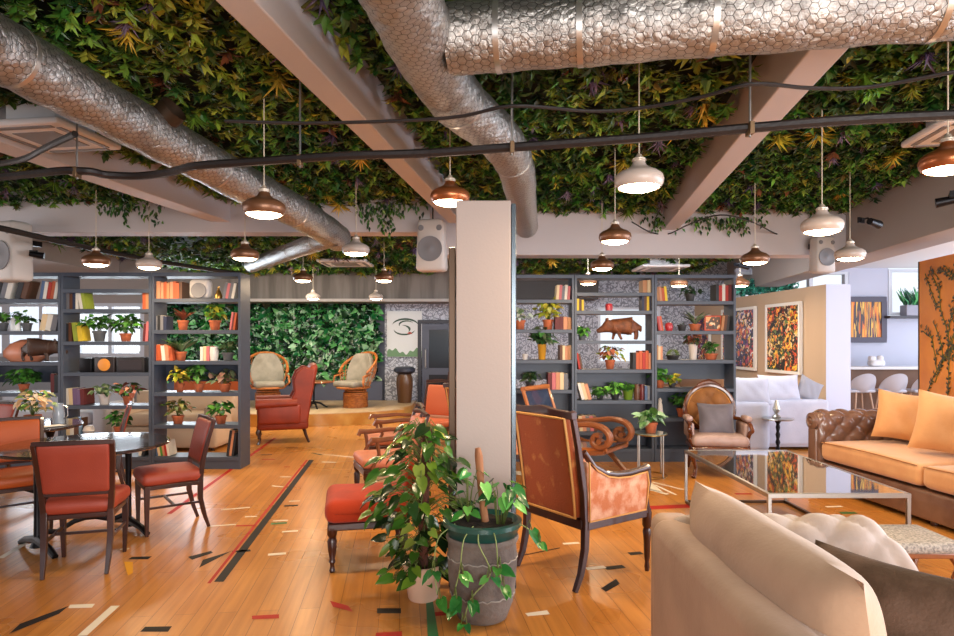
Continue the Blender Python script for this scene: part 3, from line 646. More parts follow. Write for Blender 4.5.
def round_table(label, loc, r, rz):
    t = thing('round_table', label, 'table', loc, rz)
    b = MB(); b.lathe([(.001, .722), (r-.02, .722), (r, .73), (r, .744), (r-.006, .75), (.001, .75)], 64); b.build('tabletop', topm, t)
    for s in (-1, 1):
        b = MB(); b.lathe([(.05, .03), (.036, .06), (.024, .1), (.022, .4), (.026, .62), (.05, .7), (.08, .722)], 16, (s*.33, 0, 0)); b.build('column', black_m, t)
        b = MB(); b.tube([(s*.33, -.3, .012), (s*.33, -.2, .05), (s*.33, 0, .085), (s*.33, .2, .05), (s*.33, .3, .012)], [.022, .026, .034, .026, .022], 8)
        b.build('foot', black_m, t)
    b = MB(); b.tube([(-.33, 0, .14), (-.2, 0, .11), (-.08, 0, .16), (0, 0, .17), (.08, 0, .16), (.2, 0, .11), (.33, 0, .14)], .02, 8, flat=.6)
    b.build('stretcher', black_m, t); MB().box(-.33, .33, -.25, .25, .7, .722).build('apron', black_m, t); return t
round_table('dark polished round dining table on black iron columns, left foreground', (-3.06, 5.0, 0), .6, math.radians(55))
round_table('second dark round table behind the orange chair, with flowers on top', (-4.42, 6.05, 0), .6, math.radians(20))
# ---- open armchairs with worn velvet
velvet = mat('worn_velvet', '#984210', .75, col2='#c27a3c', nscale=11, nlo=.58, nhi=.75, sheen=.1, bump=.25, bscale=90)
velvet2 = mat('worn_velvet_pink', '#b5683c', .8, col2='#d3a486', nscale=12, nlo=.42, nhi=.65, sheen=.1, bump=.25, bscale=90)
gold = mat('gold_braid', '#c9924f', .5, metal=.2)
def velvet_chair(label, loc, rz, grp='worn velvet armchairs beside the pillar'):
    t = thing('armchair', label, 'armchair', loc, rz, grp)
    for sx in (-1, 1):
        b = MB(); b.tube([(sx*.285, -.27, .42), (sx*.285, -.275, .25), (sx*.285, -.31, .1), (sx*.285, -.36, 0)], [.03, .028, .024, .02], 4); b.build('leg', dwood, t, bevel=.003)
        b = MB(); b.lathe([(.014, 0), (.018, .03), (.014, .06), (.02, .1), (.024, .22), (.03, .27), (.022, .29), (.032, .31), (.032, .4)], 14, (sx*.29, .3, 0)); b.build('leg', dwood, t)
    # back frame
    b = MB()
    for sx in (-1, 1): b.tube([(sx*.285, -.27, .4), (sx*.287, -.285, .6), (sx*.29, -.34, .9), (sx*.292, -.39, 1.12)], [.03, .027, .024, .022], 4)
    n = 14; up = []; lo = []
    for i in range(n+1):
        a = -1+2*i/n; z = 1.115+.02*math.exp(-(a/.35)**2)+(.02 if abs(a) > .86 else 0)*0; up.append((a*.31, z)); lo.append((a*.31, 1.075+.008*math.cos(a*3)))
    b.prism(up+lo[::-1], .045, 'y', (0, -.387, 0)); b.box(-.28, .28, -.3, -.25, .37, .43); b.build('back_frame', dwood, t, bevel=.004)
    def bend(v): 
        k = (v.z-.42)/.68; return (v.x, v.y-.275-.1*max(k, 0)**1.3, v.z)
    b = MB(); b.rbox(.5, .08, .64, .025, (0, 0, .755), sub=6, fn=bend); b.build('backrest', velvet, t)
    b = MB(); fr = []
    for (x0, z0, x1, z1) in ((-.245, .44, .245, .44), (.245, .44, .245, 1.068), (.245, 1.068, -.245, 1.068), (-.245, 1.068, -.245, .44)):
        for i in range(8):
            v = Vector((x0+(x1-x0)*i/8, -.042, z0+(z1-z0)*i/8)); fr.append(bend(v))
    b.tube(fr, .009, 6, closed=True); b.build('braid', gold, t)
    # arms, side panels
    for sx in (-1, 1):
        top = [(-.29, .86), (-.2, .755), (-.1, .705), (0, .685), (.12, .68), (.24, .69), (.31, .7)]
        b = MB(); b.tube([(sx*.29, y, z) for y, z in top], [.022]*6+[.026], 8); b.tube([(sx*.29, .305, .7), (sx*.29, .32, .6), (sx*.29, .285, .5), (sx*.29, .3, .4)], [.022, .018, .02, .026], 8)
        b.box(sx*.29-.02, sx*.29+.02, -.27, .32, .37, .425); b.build('arm', dwood, t, bevel=.004)
        b = MB(); poly = [(-.27, .42), (.27, .42), (.285, .5), (.3, .6), (.285, .675)]+[(y, z-.018) for y, z in top[-2:0:-1]]+[(-.275, .8)]
        b.prism(poly, .045, 'x', (sx*.29, 0, 0)); b.build('side_panel', velvet2, t, bevel=.01)
        b = MB(); b.tube([(sx*.316, y*.96, .01+z*.985) for y, z in poly], .006, 5, closed=True); b.build('braid', gold, t)
    b = MB(); b.box(-.28, .28, .28, .32, .37, .43); b.build('seat_frame', dwood, t, bevel=.004)
    b = MB(); b.rbox(.53, .58, .14, .05, (0, .03, .475), n=3, sub=3, fn=lambda v: (v.x, v.y, v.z+(.03*(1-(v.x/.27)**2) if v.z > .5 else 0))); b.build('seat', velvet, t)
    return t
velvet_chair('large worn orange velvet armchair with gold braid, back towards the camera, right of the pillar', (.735, 4.385, 0), face(.82, .572))
velvet_chair('similar orange armchair mostly hidden behind the pillar, peeping out at its right side', (.16, 6.6, 0), face(.82, .572))
# ---- carved chairs behind the plant
red_m = mat('red_orange_velvet', '#b23610', .95, col2='#9c2e10', nscale=5, sheen=.1, bump=.2, bscale=80)
pink_m = mat('salmon_leather', '#c77a5c', .55, col2='#b96a4e', nscale=4, bump=.15)
def turned_leg(x, y, h, r=.028):
    b = MB(); b.lathe([(r*.5, 0), (r*.7, .012), (r*.5, .03), (r*.45, h*.18), (r*.8, h*.24), (r*.6, h*.3), (r*.95, h*.5), (r*1.1, h*.7), (r*.7, h*.78), (r*1.1, h*.84), (r*1.1, h)], 14, (x, y, 0)); return b
def low_chair(label, loc, rz):
    t = thing('nursing_chair', label, 'chair', loc, rz)
    for x, y in ((-.26, .26), (.26, .26), (-.22, -.22), (.22, -.22)): turned_leg(x, y, .3, .03).build('leg', dwood, t)
    b = MB(); b.box(-.29, .29, -.26, .29, .28, .33); b.build('seat_frame', dwood, t, bevel=.008)
    b = MB(); b.rbox(.62, .6, .16, .07, (0, .01, .4), n=4, sub=5, fn=lambda v: (v.x, v.y, v.z+(.025*math.cos(v.x*7)*math.cos(v.y*6)-.02*math.exp(-((v.x)**2+(v.y)**2)/.004) if v.z > .4 else 0))); b.build('seat', red_m, t)
    b = MB(); b.rbox(.44, .1, .3, .05, (0, -.28, .58), n=3, sub=3); b.build('backrest', red_m, t); return t
low_chair('low red-orange velvet chair with turned mahogany legs, behind the potted plant', (-.77, 4.6, 0), face(-.96, -.2))
def open_armchair(label, loc, rz, up, sh=.42, bh=.85, arms=True):
    t = thing('armchair', label, 'armchair', loc, rz)
    for x, y in ((-.25, .24), (.25, .24)): turned_leg(x, y, sh-.06).build('leg', dwood, t)
    for sx in (-1, 1):
        b = MB(); b.tube([(sx*.23, -.3, 0), (sx*.23, -.25, .15), (sx*.23, -.23, sh), (sx*.24, -.27, sh+.2), (sx*.24, -.34, bh)], [.018, .024, .026, .022, .018], 4); b.build('leg', dwood, t, bevel=.003)
    b = MB(); b.box(-.27, .27, -.24, .27, sh-.09, sh-.03); b.build('seat_frame', dwood, t, bevel=.006)
    b = MB(); b.rbox(.54, .52, .1, .045, (0, .02, sh+.015), n=3, sub=3); b.build('seat', up, t)
    b = MB(); b.rbox(.42, .06, bh-sh-.14, .025, (0, 0, (bh+sh)/2+.03), sub=3, fn=lambda v: (v.x, v.y-.235-.1*max(0, (v.z-sh)/(bh-sh))**1.3, v.z)); b.build('backrest', up, t)
    b = MB(); b.tube([(-.25, -.335, bh), (0, -.345, bh+.02), (.25, -.335, bh)], .022, 6); b.build('back_rail', dwood, t)
    if arms:
        for sx in (-1, 1):
            b = MB(); b.tube([(sx*.25, -.27, sh+.24), (sx*.28, -.1, sh+.25), (sx*.29, .12, sh+.235), (sx*.29, .2, sh+.24), (sx*.28, .22, sh+.2)], [.018, .022, .024, .028, .02], 8)
            b.tube([(sx*.28, .15, sh+.22), (sx*.27, .13, sh+.1), (sx*.27, .2, sh-.03)], .018, 8); b.build('arm', mwood, t)
    return t
open_armchair('salmon seated armchair with dark frame behind the red-orange low chair', (-.86, 6.1, 0), face(-.93, -.35), pink_m)
open_armchair('wooden armchair with raised arm behind the tall pothos plant', (-.98, 7.3, 0), face(-.96, -.25), pink_m, .43, .8)
open_armchair('peach coloured armchair far back left of the pillar', (-.66, 8.6, 0), face(-.5, -.85), mat('orange_hide', '#c0603a', .5), .43, .98, False)
open_armchair('second peach armchair beyond, half hidden by the bronze pillar strip', (-.4, 9.6, 0), face(-.5, -.85), mat('pale_peach', '#cfa08c', .6), .43, 1.05, False)
# ---- wingback
oxblood = mat('rust_leather', '#86290b', .5, col2='#70200a', nscale=3, bump=.15, bscale=120)
def wingback(label, loc, rz):
    t = thing('wingback_armchair', label, 'armchair', loc, rz)
    for x, y in ((-.3, .33), (.3, .33)):
        b = MB(); b.tube([(x, y, .26), (x*1.05, y+.03, .18), (x, y, .07), (x*1.03, y+.03, 0)], [.04, .036, .018, .024], 8); b.build('leg', dwood, t)
    for x, y in ((-.28, -.33), (.28, -.33)):
        b = MB(); b.tube([(x, y+.03, .26), (x, y, .12), (x, y-.05, 0)], [.03, .025, .02], 6); b.build('leg', dwood, t)
    b = MB(); b.rbox(.72, .74, .22, .04, (0, 0, .32), n=2, sub=2); b.build('base', oxblood, t)
    b = MB(); b.rbox(.54, .6, .13, .05, (0, .08, .47), n=3, sub=3); b.build('seat_cushion', oxblood, t)
    lean = lambda v: (v.x, v.y-.22*max(0, (v.z-.4))/.8, v.z)
    b = MB(); b.rbox(.66, .13, .84, .06, (0, -.3, .76), n=4, sub=6, fn=lambda v: (v.x, v.y-.2*max(0, v.z-.4), v.z+(.03*math.cos(v.x*4.6) if v.z > 1.1 else 0))); b.build('backrest', oxblood, t)
    for sx in (-1, 1):
        b = MB(); poly = [(-.36, .3), (-.48, 1.13), (-.3, 1.16), (-.19, 1.08), (-.14, .95), (-.16, .78), (-.1, .66), (-.05, .6), (-.05, .3)]
        b.prism(poly, .07, 'x', (sx*.33, 0, 0)); b.build('wing', oxblood, t, bevel=.025)
        b = MB(); b.rbox(.13, .62, .3, .04, (sx*.34, .06, .45), sub=2); b.tube([(sx*.35, -.2, .615), (sx*.355, .15, .61), (sx*.355, .39, .605)], [.07, .075, .078], 16); b.build('arm', oxblood, t)
    return t
wingback('rust red leather wingback armchair facing left in front of the stage', (-3.02, 9.95, 0), face(-.93, -.3))
# ---- rattan chairs on the stage
rattan = mat('rattan', '#b06a2e', .5, col2='#8e4d1e', nscale=20, bump=.2); cushg = mat('cushion_sage', '#8f8a7e', .8, col2='#7c786c', nscale=6, bump=.15)
def rattan_chair(label, loc, rz):
    t = thing('rattan_swivel_chair', label, 'chair', loc, rz, 'rattan egg chairs on the stage')
    b = MB()
    for i in range(9): b.tube([(.23*math.cos(a*PI/12), .23*math.sin(a*PI/12), .02+i*.033) for a in range(24)], .018, 6, closed=True)
    b.lathe([(.22, 0), (.22, .3)], 24); b.build('base', rattan, t)
    def shell(u, v, k=1.0):      # u around back (-1..1), v height 0..1 ; egg shell opened toward +Y
        a = PI*(-.5)+ (u)*PI*.62; hgt = v
        r = .36*math.sin(PI*(.16+.6*min(1, v*.95)))**.7
        x = r*1.05*math.cos(a+0) ; y = r*math.sin(a); z = .36+.72*v
        return Vector((x*k, (y*k - .12*v), z))
    b = MB()
    for i in range(15):
        u = -1+2*i/14; top = 1-.55*abs(u)**2.2
        b.tube([shell(u, top*j/9) for j in range(10)], .008, 5)
    for v in (.05, .2, .35, .5, .7):
        us = [(-1+2*i/20) for i in range(21) if v <= 1-.55*abs(-1+2*i/20)**2.2]
        if len(us) > 2: b.tube([shell(u, v) for u in us], .007, 5)
    b.tube([shell(-1+2*i/30, 1-.55*abs(-1+2*i/30)**2.2, 1.03) for i in range(31)], .026, 8)
    b.tube([(.3*math.cos(a*PI/12), .06+.34*math.sin(a*PI/12), .4) for a in range(24)], .022, 8, closed=True)
    b.tube([(.2*math.cos(a*PI/12), .2*math.sin(a*PI/12), .33) for a in range(24)], .02, 8, closed=True)
    for sx in (-1, 1): b.tube([(sx*.3, .1, .4), (sx*.38, .22, .5), (sx*.37, .2, .62), (sx*.35, -.05, .66)], .02, 8)
    b.build('shell', rattan, t)
    b = MB(); b.rbox(.56, .56, .12, .055, (0, .1, .47), n=3, sub=5, fn=lambda v: (v.x*(1-.12*(v.y < -.1)), v.y, v.z+.012*math.cos(v.x*22)*math.cos(v.y*22))); b.build('seat_cushion', cushg, t)
    b = MB(); b.rbox(.66, .12, .58, .055, (0, 0, .78), n=3, sub=8, fn=lambda v: (v.x*math.sqrt(max(.08, 1-(max(0, v.z-.62)/.5)**2)), v.y-.2-.2*(v.z-.5)+.9*v.x**2+.01*math.cos(v.x*25)*math.cos(v.z*22), v.z)); b.build('back_cushion', cushg, t)
    return t
rattan_chair('rattan egg chair with sage cushion at the left of the stage', (-4.15, 12.7, .233), math.radians(-155))
rattan_chair('rattan egg chair with sage cushion at the right of the stage', (-2.42, 12.75, .233), math.radians(150))
t = thing('pedestal_table', 'small round pedestal table on the stage between the rattan chairs', 'table', (-3.2, 12.55, .233))
b = MB(); b.lathe([(.001, .5), (.35, .5), (.36, .515), (.35, .53), (.001, .53)], 32); b.build('tabletop', mwood, t)
b = MB(); b.lathe([(.04, .08), (.022, .12), (.02, .42), (.05, .5)], 12)
for k in range(4):
    a = k*PI/2+.5; b.tube([(0, 0, .12), (.12*math.cos(a), .12*math.sin(a), .1), (.24*math.cos(a), .24*math.sin(a), .02), (.27*math.cos(a), .27*math.sin(a), .012)], [.02, .02, .016, .012], 6)
b.build('pedestal', black_m, t)
# ---- scroll-arm campaign chair
t = thing('scroll_arm_chair', 'wooden reclining chair with scrolled arms and blue leather sling, before the right bookcase', 'chair', (1.1, 7.25, 0), math.radians(-35))
def scroll(y):
    pts = [(-.4, .6), (-.2, .59), (.1, .63), (.33, .66), (.49, .63), (.56, .54), (.52, .45), (.43, .43), (.37, .48), (.4, .55), (.46, .55)]
    return smooth_path([(x, y, z) for x, z in pts], 4)
for y in (-.3, .3):
    b = MB(); b.tube([q+Vector((0, -.02, 0)) for q in scroll(y)], .03, 8); b.tube([q+Vector((0, .02, 0)) for q in scroll(y)], .03, 8); b.lathe([(.001, -.04), (.03, -.04), (.03, .04), (.001, .04)], 12, (0, 0, 0), fn=lambda v, y=y: (v.x+.45, y+v.z, v.y+.49)); b.build('arm', mwood, t)
    b = MB(); b.tube(smooth_path([(-.35, y, .012), (-.2, y, .2), (.05, y, .3), (.3, y, .35), (.5, y, .38)], 4), [.03]*17, 6); b.tube(smooth_path([(.58, y, .012), (.45, y, .12), (.25, y, .3), (-.1, y, .4), (-.3, y, .55)], 4), [.032]*17, 6); b.build('leg', mwood, t)
MB().tube([(-.35, -.3, .03), (-.35, .3, .03)], .02, 6).build('stretcher', mwood, t); MB().tube([(.5, -.3, .38), (.5, .3, .38)], .025, 6).build('stretcher', mwood, t)
sling = mat('blue_leather', '#2f3b52', .2, coat=.6)
b = MB(); prof = smooth_path([(-.5, 0, 1.0), (-.42, 0, .78), (-.32, 0, .54), (-.1, 0, .4), (.2, 0, .39), (.52, 0, .42)], 4)
b.grid(lambda u, v: prof[int(round(u*(len(prof)-1)))]+Vector((0, -.27+.54*v, 0)), len(prof)-1, 6); b.grid(lambda u, v: prof[int(round(u*(len(prof)-1)))]+Vector((0, -.27+.54*v, -.03)), len(prof)-1, 6); b.build('sling', sling, t)
b = MB()
for y in (-.29, .29): b.tube([q+Vector((0, y, -.01)) for q in prof], .024, 6)
b.tube([(-.5, -.3, 1.0), (-.5, .3, 1.0)], .03, 8); b.build('back_frame', mat('oak_orange', '#a8622e', .35, coat=.3), t)
# ---- Victorian spoon-back chair
tanv = mat('tan_velvet', '#80501f', .7, col2='#6e431a', nscale=5, sheen=.1); paleu = mat('pale_pink_upholstery', '#a58f8c', .4, col2='#8f7570', nscale=5)
carv = mat('carved_mahogany', '#4c2410', .25, col2='#663416', nscale=6, coat=.5)
t = thing('spoon_back_armchair', 'carved spoon-back armchair with buttoned tan back and grey cushion before the right bookcase', 'armchair', (2.79, 7.48, 0), math.radians(172)); t.scale = (.92, .95, .95)
def spoon(a, k=1.0):
    x = math.sin(a); z = math.cos(a); w = .31 if z > -.2 else .31-.09*((-.2-z)/.8)
    return Vector((x*w*k, -.3-.1*(z+1)*.5, .76+.3*z*k))
b = MB(); b.tube([spoon(2*PI*i/48) for i in range(48)], .032, 8, closed=True); b.tube([spoon(-.45, 1.1), spoon(-.22, 1.13), spoon(0, 1.16), spoon(.22, 1.13), spoon(.45, 1.1)], [.014, .026, .036, .026, .014], 8)
for sx in (-1, 1): b.tube([(sx*.22, -.3, .5), (sx*.25, -.29, .38), (sx*.25, -.3, .3)], .03, 8)
b.build('back_frame', carv, t)
def tuftf(a, b2):
    p = abs(math.sin(PI*(a+b2)))*abs(math.sin(PI*(a-b2))); return p**.45
def spn(u, v):
    r = v; a = 2*PI*u; q = spoon(a, r*.97); tf = tuftf(q.x*4.2, q.z*3.4); return Vector((q.x, -.3-.1*((q.z-.46)/.6)+.06*tf*(1-r**6)+.03*(1-r*r), q.z))
b = MB(); b.grid(spn, 48, 16, wrapu=True); b.grid(lambda u, v: spoon(2*PI*u, v*.97)+Vector((0, -.02, 0)), 48, 4, wrapu=True); b.build('backrest', tanv, t)
b = MB(); b.tube([spoon(2*PI*i/48, .9)+Vector((0, .012, 0)) for i in range(48)], .008, 5, closed=True); b.build('piping', gold, t)
b = MB(); b.rbox(.64, .58, .13, .055, (0, .02, .43), n=3, sub=4, fn=lambda v: (v.x*(1+.06*(v.y > 0)), v.y, v.z+(.025*(1-(v.x/.33)**2) if v.z > .45 else 0))); b.build('seat', paleu, t)
b = MB(); b.rbox(.66, .6, .08, .03, (0, .02, .34), sub=4, fn=lambda v: (v.x, v.y, v.z-(.02*math.cos(v.x*9) if v.z < .32 else 0))); b.build('seat_rail', carv, t)
for sx in (-1, 1):
    b = MB(); b.tube(smooth_path([(sx*.31, .27, .34), (sx*.34, .32, .26), (sx*.3, .27, .1), (sx*.34, .33, .015)], 4), [.04, .04, .04, .042, .036, .03, .024, .02, .018, .02, .024, .03, .03], 8); b.build('leg', carv, t)
    b = MB(); b.tube([(sx*.25, -.27, .34), (sx*.26, -.3, .15), (sx*.27, -.36, .012)], [.03, .024, .02], 8); b.build('leg', carv, t)
    b = MB(); b.tube(smooth_path([(sx*.26, -.3, .66), (sx*.33, -.15, .66), (sx*.36, .08, .65), (sx*.36, .22, .63), (sx*.37, .27, .57), (sx*.35, .22, .53), (sx*.34, .18, .45), (sx*.32, .27, .36)], 4), .026, 8); b.build('arm', carv, t)
    b = MB(); b.rbox(.09, .26, .07, .033, (sx*.355, .06, .69), n=3); b.rbox(.06, .42, .2, .028, (sx*.325, -.02, .54), n=3); b.build('arm_pad', paleu, t)
def cushion(label, m, w, h, th, loc, rot, name='scatter_cushion', pinch=.09):
    b = MB(); b.pillow(w, h, th, 16, pinch); o = b.build(name, m); o.location = loc; o.rotation_euler = rot; return tag(o, label, 'cushion')
slatec = mat('slate_velvet', '#4c4855', .6, col2='#5c5866', nscale=5, sheen=.4)
cushion('slate grey velvet cushion on the spoon-back armchair seat', slatec, .42, .42, .15, (2.8, 7.49, .62), (math.radians(-16), 0, math.radians(-8)))
# ---- little wire side table
t = thing('side_table', 'small round wire side table holding a plant, left of the spoon-back armchair', 'table', (1.99, 7.35, 0))
b = MB(); b.lathe([(.001, .486), (.185, .486), (.19, .493), (.185, .5), (.001, .5)], 32); b.build('tabletop', mat('smoked_glass', '#6f7a70', .08, coat=.5), t)
b = MB(); b.tube([(.185*math.cos(a*PI/12), .185*math.sin(a*PI/12), .485) for a in range(24)], .008, 6, closed=True); b.tube([(.185*math.cos(a*PI/12), .185*math.sin(a*PI/12), .012) for a in range(24)], .008, 6, closed=True); b.build('ring', brass, t)
for k in range(4):
    a = k*PI/2+.6; b = MB(); b.tube([(.185*math.cos(a), .185*math.sin(a), 0), (.185*math.cos(a), .185*math.sin(a), .485)], .009, 6); b.build('leg', steel, t)
# ---- coffee table
x0, x1, y0, y1 = 1.99, 2.97, 4.375, 6.146
t = thing('coffee_table', 'long glass coffee table with slim steel frame in front of the leather sofa', 'table', ((x0+x1)/2, (y0+y1)/2, 0))
w, d = (x1-x0)/2, (y1-y0)/2
gm = bpy.data.materials.new('mirror_glass'); gm.use_nodes = True; p = gm.node_tree.nodes['Principled BSDF']; p.inputs['Base Color'].default_value = (*lin('#4a4038'), 1); p.inputs['Roughness'].default_value = .04; p.inputs['Specular IOR Level'].default_value = .9; p.inputs['Coat Weight'].default_value = 1; p.inputs['Metallic'].default_value = .35
b = MB(); b.box(-w+.025, w-.025, -d+.025, d-.025, .488, .504); b.build('glass_top', gm, t, smooth=0)
b = MB(); b.box(-w, w, -d, -d+.025, .475, .506); b.box(-w, w, d-.025, d, .475, .506); b.box(-w, -w+.025, -d+.025, d-.025, .475, .506); b.box(w-.025, w, -d+.025, d-.025, .475, .506); b.build('top_frame', steel, t, smooth=0, bevel=.002)
for sx in (-1, 1):
    for sy in (-1, 1): b = MB(); b.box(sx*(w-.013)-.0125, sx*(w-.013)+.0125, sy*(d-.013)-.0125, sy*(d-.013)+.0125, 0, .476); b.build('leg', steel, t, smooth=0, bevel=.002)
b = MB(); b.box(-w+.025, w-.025, d-.025, d, 0, .025); b.box(-w, -w+.025, -d+.025, d-.025, 0, .025); b.box(w-.025, w, -d+.025, d-.025, 0, .025); b.build('base_rail', mat('rail_bronze', '#5c4634', .35, metal=.7), t, smooth=0, bevel=.002)
# ================================================================= sofas
beige = mat('beige_velvet', '#ba9679', .7, col2='#aa8669', nscale=4, sheen=.25, bump=.12, bscale=70)
beige2 = mat('beige_velvet_pale', '#a9968a', .65, col2='#9a867a', nscale=4, sheen=.3, bump=.12, bscale=70)
brownc = mat('brown_chenille', '#46301f', .8, col2='#62493a', nscale=7, sheen=0, bump=.3, bscale=90)
leather = mat('chesterfield_leather', '#75584a', .26, col2='#62463a', nscale=4, coat=.4, bump=.1, bscale=150)
honey = mat('honey_velvet', '#cf9a66', .6, col2='#c38c58', nscale=4, sheen=.4, bump=.1, bscale=70)
def scroll_path(h, r, th, n=14):
    """cross-section (a across, z) from inner foot over the rolled top to outer foot"""
    p = [(0, z) for z in np.linspace(.0, h-r*1.15, 12)]; cx = r*.95; cz = h-r
    for i in range(1, n+1):
        a = PI-(PI*1.35)*i/n; p.append((cx+r*math.cos(a), cz+r*math.sin(a)))
    p += [(th*.98, h-2.0*r), (th, h*.5), (th, 0)]; return p
def tufted_arm(parent, name, m, length, h, r, th, M, tu=.12, tv=.12, depth=.03, hfn=None, zmin=.3):
    P = scroll_path(h, r, th); cum = [0]
    for i in range(1, len(P)): cum.append(cum[-1]+math.dist(P[i], P[i-1]))
    K = 40; nu = int(length/.012)
    def at(s):
        for i in range(1, len(P)):
            if cum[i] >= s: k = (s-cum[i-1])/max(1e-9, cum[i]-cum[i-1]); a = Vector(P[i-1]); c = Vector(P[i]); d = c-a; return a.lerp(c, k), Vector((-d.y, d.x)).normalized()
        return Vector(P[-1]), Vector((1, 0))
    tl = cum[-1]; s_t = cum[12+8]
    def f(u, v):
        s = v*tl; q, n = at(s); x = u*length
        k = 1.0 if (zmin < s < s_t+.05) else 0.0
        edge = min(1, x/.05, (length-x)/.05); k *= max(0, edge)
        if s > s_t-.06: k *= max(0, (s_t+.05-s)/.11)
        off = depth*tuftf(x/(2*tu), s/(2*tv))*k
        z = q.y; 
        if hfn: z *= hfn(x)
        return M @ Vector((x, q.x+n.x*off, z+n.y*off))
    b = MB(); nv = 90; b.grid(f, nu, nv)
    for u in (0, 1):
        ring = [f(u, j/nv) for j in range(nv+1)]; c = sum(ring, Vector())/len(ring)
        fs = []; b.add(ring, [tuple(range(nv+1))])
    o = b.build(name, m, parent, smooth=70); return o
# ---- leather chesterfield on the right (local: origin far-left front corner, +X along front edge toward camera?)
g = Matrix.Rotation(math.radians(6.8), 4, 'Z')            # sofa axis follows the floorboards
t = thing('chesterfield_sofa', 'brown buttoned leather sofa with honey seat cushions along the right side', 'sofa', (3.6, 6.78, 0), math.radians(6.8))
# local axes: +x to the right (sofa depth), -y towards camera (sofa length)
b = MB(); b.rbox(1.0, 3.0, .25, .03, (.5, -1.42, .165)); b.build('base', leather, t)
for x in (.08, .92):
    for y in (0, -1.42, -2.85): MB().lathe([(.03, 0), (.035, .02), (.03, .045)], 12, (x, y, 0)).build('foot', dwood, t)
tufted_arm(t, 'arm', leather, .98, .79, .095, .17, Matrix.Translation((.0, -.03, 0)), .11, .11, .035, zmin=.28)
b = MB(); b.M = Matrix.Translation((-.012, .062, .695)) @ Matrix.Rotation(-PI/2, 4, 'Y'); b.lathe([(.001, .03), (.02, .028), (.03, .02), (.05, .03), (.07, .02), (.09, .012), (.092, -.02)], 28)
b.M = Matrix.Identity(4); b.rbox(.04, .13, .6, .015, (-.01, .045, .32)); b.build('arm_front', leather, t)
M = Matrix.Translation((.85, .1, 0)) @ Matrix.Rotation(-PI/2, 4, 'Z')
tufted_arm(t, 'backrest', leather, 3.0, .79, .095, .17, M, .11, .11, .035, zmin=.28)
for k in range(2):
    b = MB(); y = -.73-1.28*k if k == 0 else -2.06
    b.rbox(.86, 1.3, .2, .06, (.41, -.72-1.31*k, .41), n=4, sub=8, fn=lambda v, k=k: (v.x, v.y, v.z+(.03*math.cos((v.y+.72+1.31*k)*2.2)*math.cos((v.x-.4)*3)-.01 if v.z > .42 else 0)))
    o = b.build('seat_cushion', honey, t)
    b = MB(); pts = [(-.015, -.1-1.31*k, .49), (-.015, -.72-1.31*k, .503), (-.015, -1.34-1.31*k, .49)]
    b.tube(smooth_path(pts, 4), .006, 5); b.build('piping', mat('piping_brown', '#9c6a40', .6), o)
cushion('honey velvet cushion standing against the far arm of the leather sofa', honey, .5, .5, .16, (4.28, 6.42, .79), (math.radians(-14), math.radians(7), math.radians(-35)))
cushion('large honey velvet cushion in the middle of the leather sofa', honey, .56, .56, .18, (4.25, 5.75, .8), (math.radians(-16), math.radians(8), math.radians(-40)))
cushion('brown cushion at the right edge on the leather sofa', brownc, .5, .5, .18, (4.02, 4.98, .76), (math.radians(-12), 0, math.radians(-62)))
# ---- beige sofa in the foreground
t = thing('velvet_sofa', 'beige velvet sofa with buttoned arm in the right foreground, seen over its back', 'sofa', (0, 0, 0))
X0 = .76; YF = 2.84
b = MB(); b.rbox(.17, 2.0, .76, .05, (X0+.085, YF-1.0, .42), n=4, sub=3); b.build('back_frame', beige, t)
b = MB(); b.rbox(.17, 1.86, .76, .06, (X0+.06, YF-1.05, .425), n=4, sub=3); b.build('backrest', beige, t)
b = MB(); b.rbox(1.0, 1.96, .3, .04, (X0+.53, YF-1.0, .2), n=3); b.build('base', beige, t)
b = MB(); b.rbox(.84, 1.7, .18, .06, (X0+.6, YF-1.1, .42), n=4, sub=4); b.build('seat_cushion', beige2, t)
for x in (X0+.1, X0+.95):
    for y in (YF-.1, YF-1.9): MB().lathe([(.022, 0), (.03, .05)], 12, (x, y, 0)).build('foot', dwood, t)
tufted_arm(t, 'arm', beige2, 1.0, .8, .11, .2, Matrix.Translation((X0+.06, YF-.28, 0)), .1, .095, .034, hfn=lambda x: 1-.3*max(0, (x-.74)/.26)**2, zmin=.3)
b = MB(); b.pillow(1.14, .56, .27, 26, .035); o = b.build('back_cushion', beige); o.location = (X0+.225, 2.13, .685); o.rotation_euler = (math.radians(-11), 0, math.radians(91)); tag(o, 'large beige velvet back cushion leaning on the foreground sofa', 'cushion')
cushion('dark brown cushion propped on the foreground beige sofa', brownc, .62, .5, .17, (1.3, 2.02, .63), (math.radians(-42), 0, math.radians(-54)))
# ---- woven stool peeking out
t = thing('footstool', 'low woven grey footstool on cabriole legs beside the coffee table', 'stool', (2.6, 4.1, 0))
b = MB(); b.rbox(.74, .44, .07, .03, (0, 0, .285), n=3, sub=4); b.build('seat', mat('grey_weave', '#a8a096', .8, col2='#6f6a66', nscale=60, bump=.5, bscale=160), t)
b = MB(); b.box(-.35, .35, -.2, .2, .22, .255); b.build('seat_frame', mwood, t, bevel=.008)
for sx in (-1, 1):
    for sy in (-1, 1): b = MB(); b.tube(smooth_path([(sx*.32, sy*.17, .24), (sx*.35, sy*.19, .17), (sx*.32, sy*.17, .06), (sx*.34, sy*.19, .008)], 3), [.03, .032, .034, .03, .024, .02, .016, .016, .018, .02], 8); b.build('leg', mwood, t)
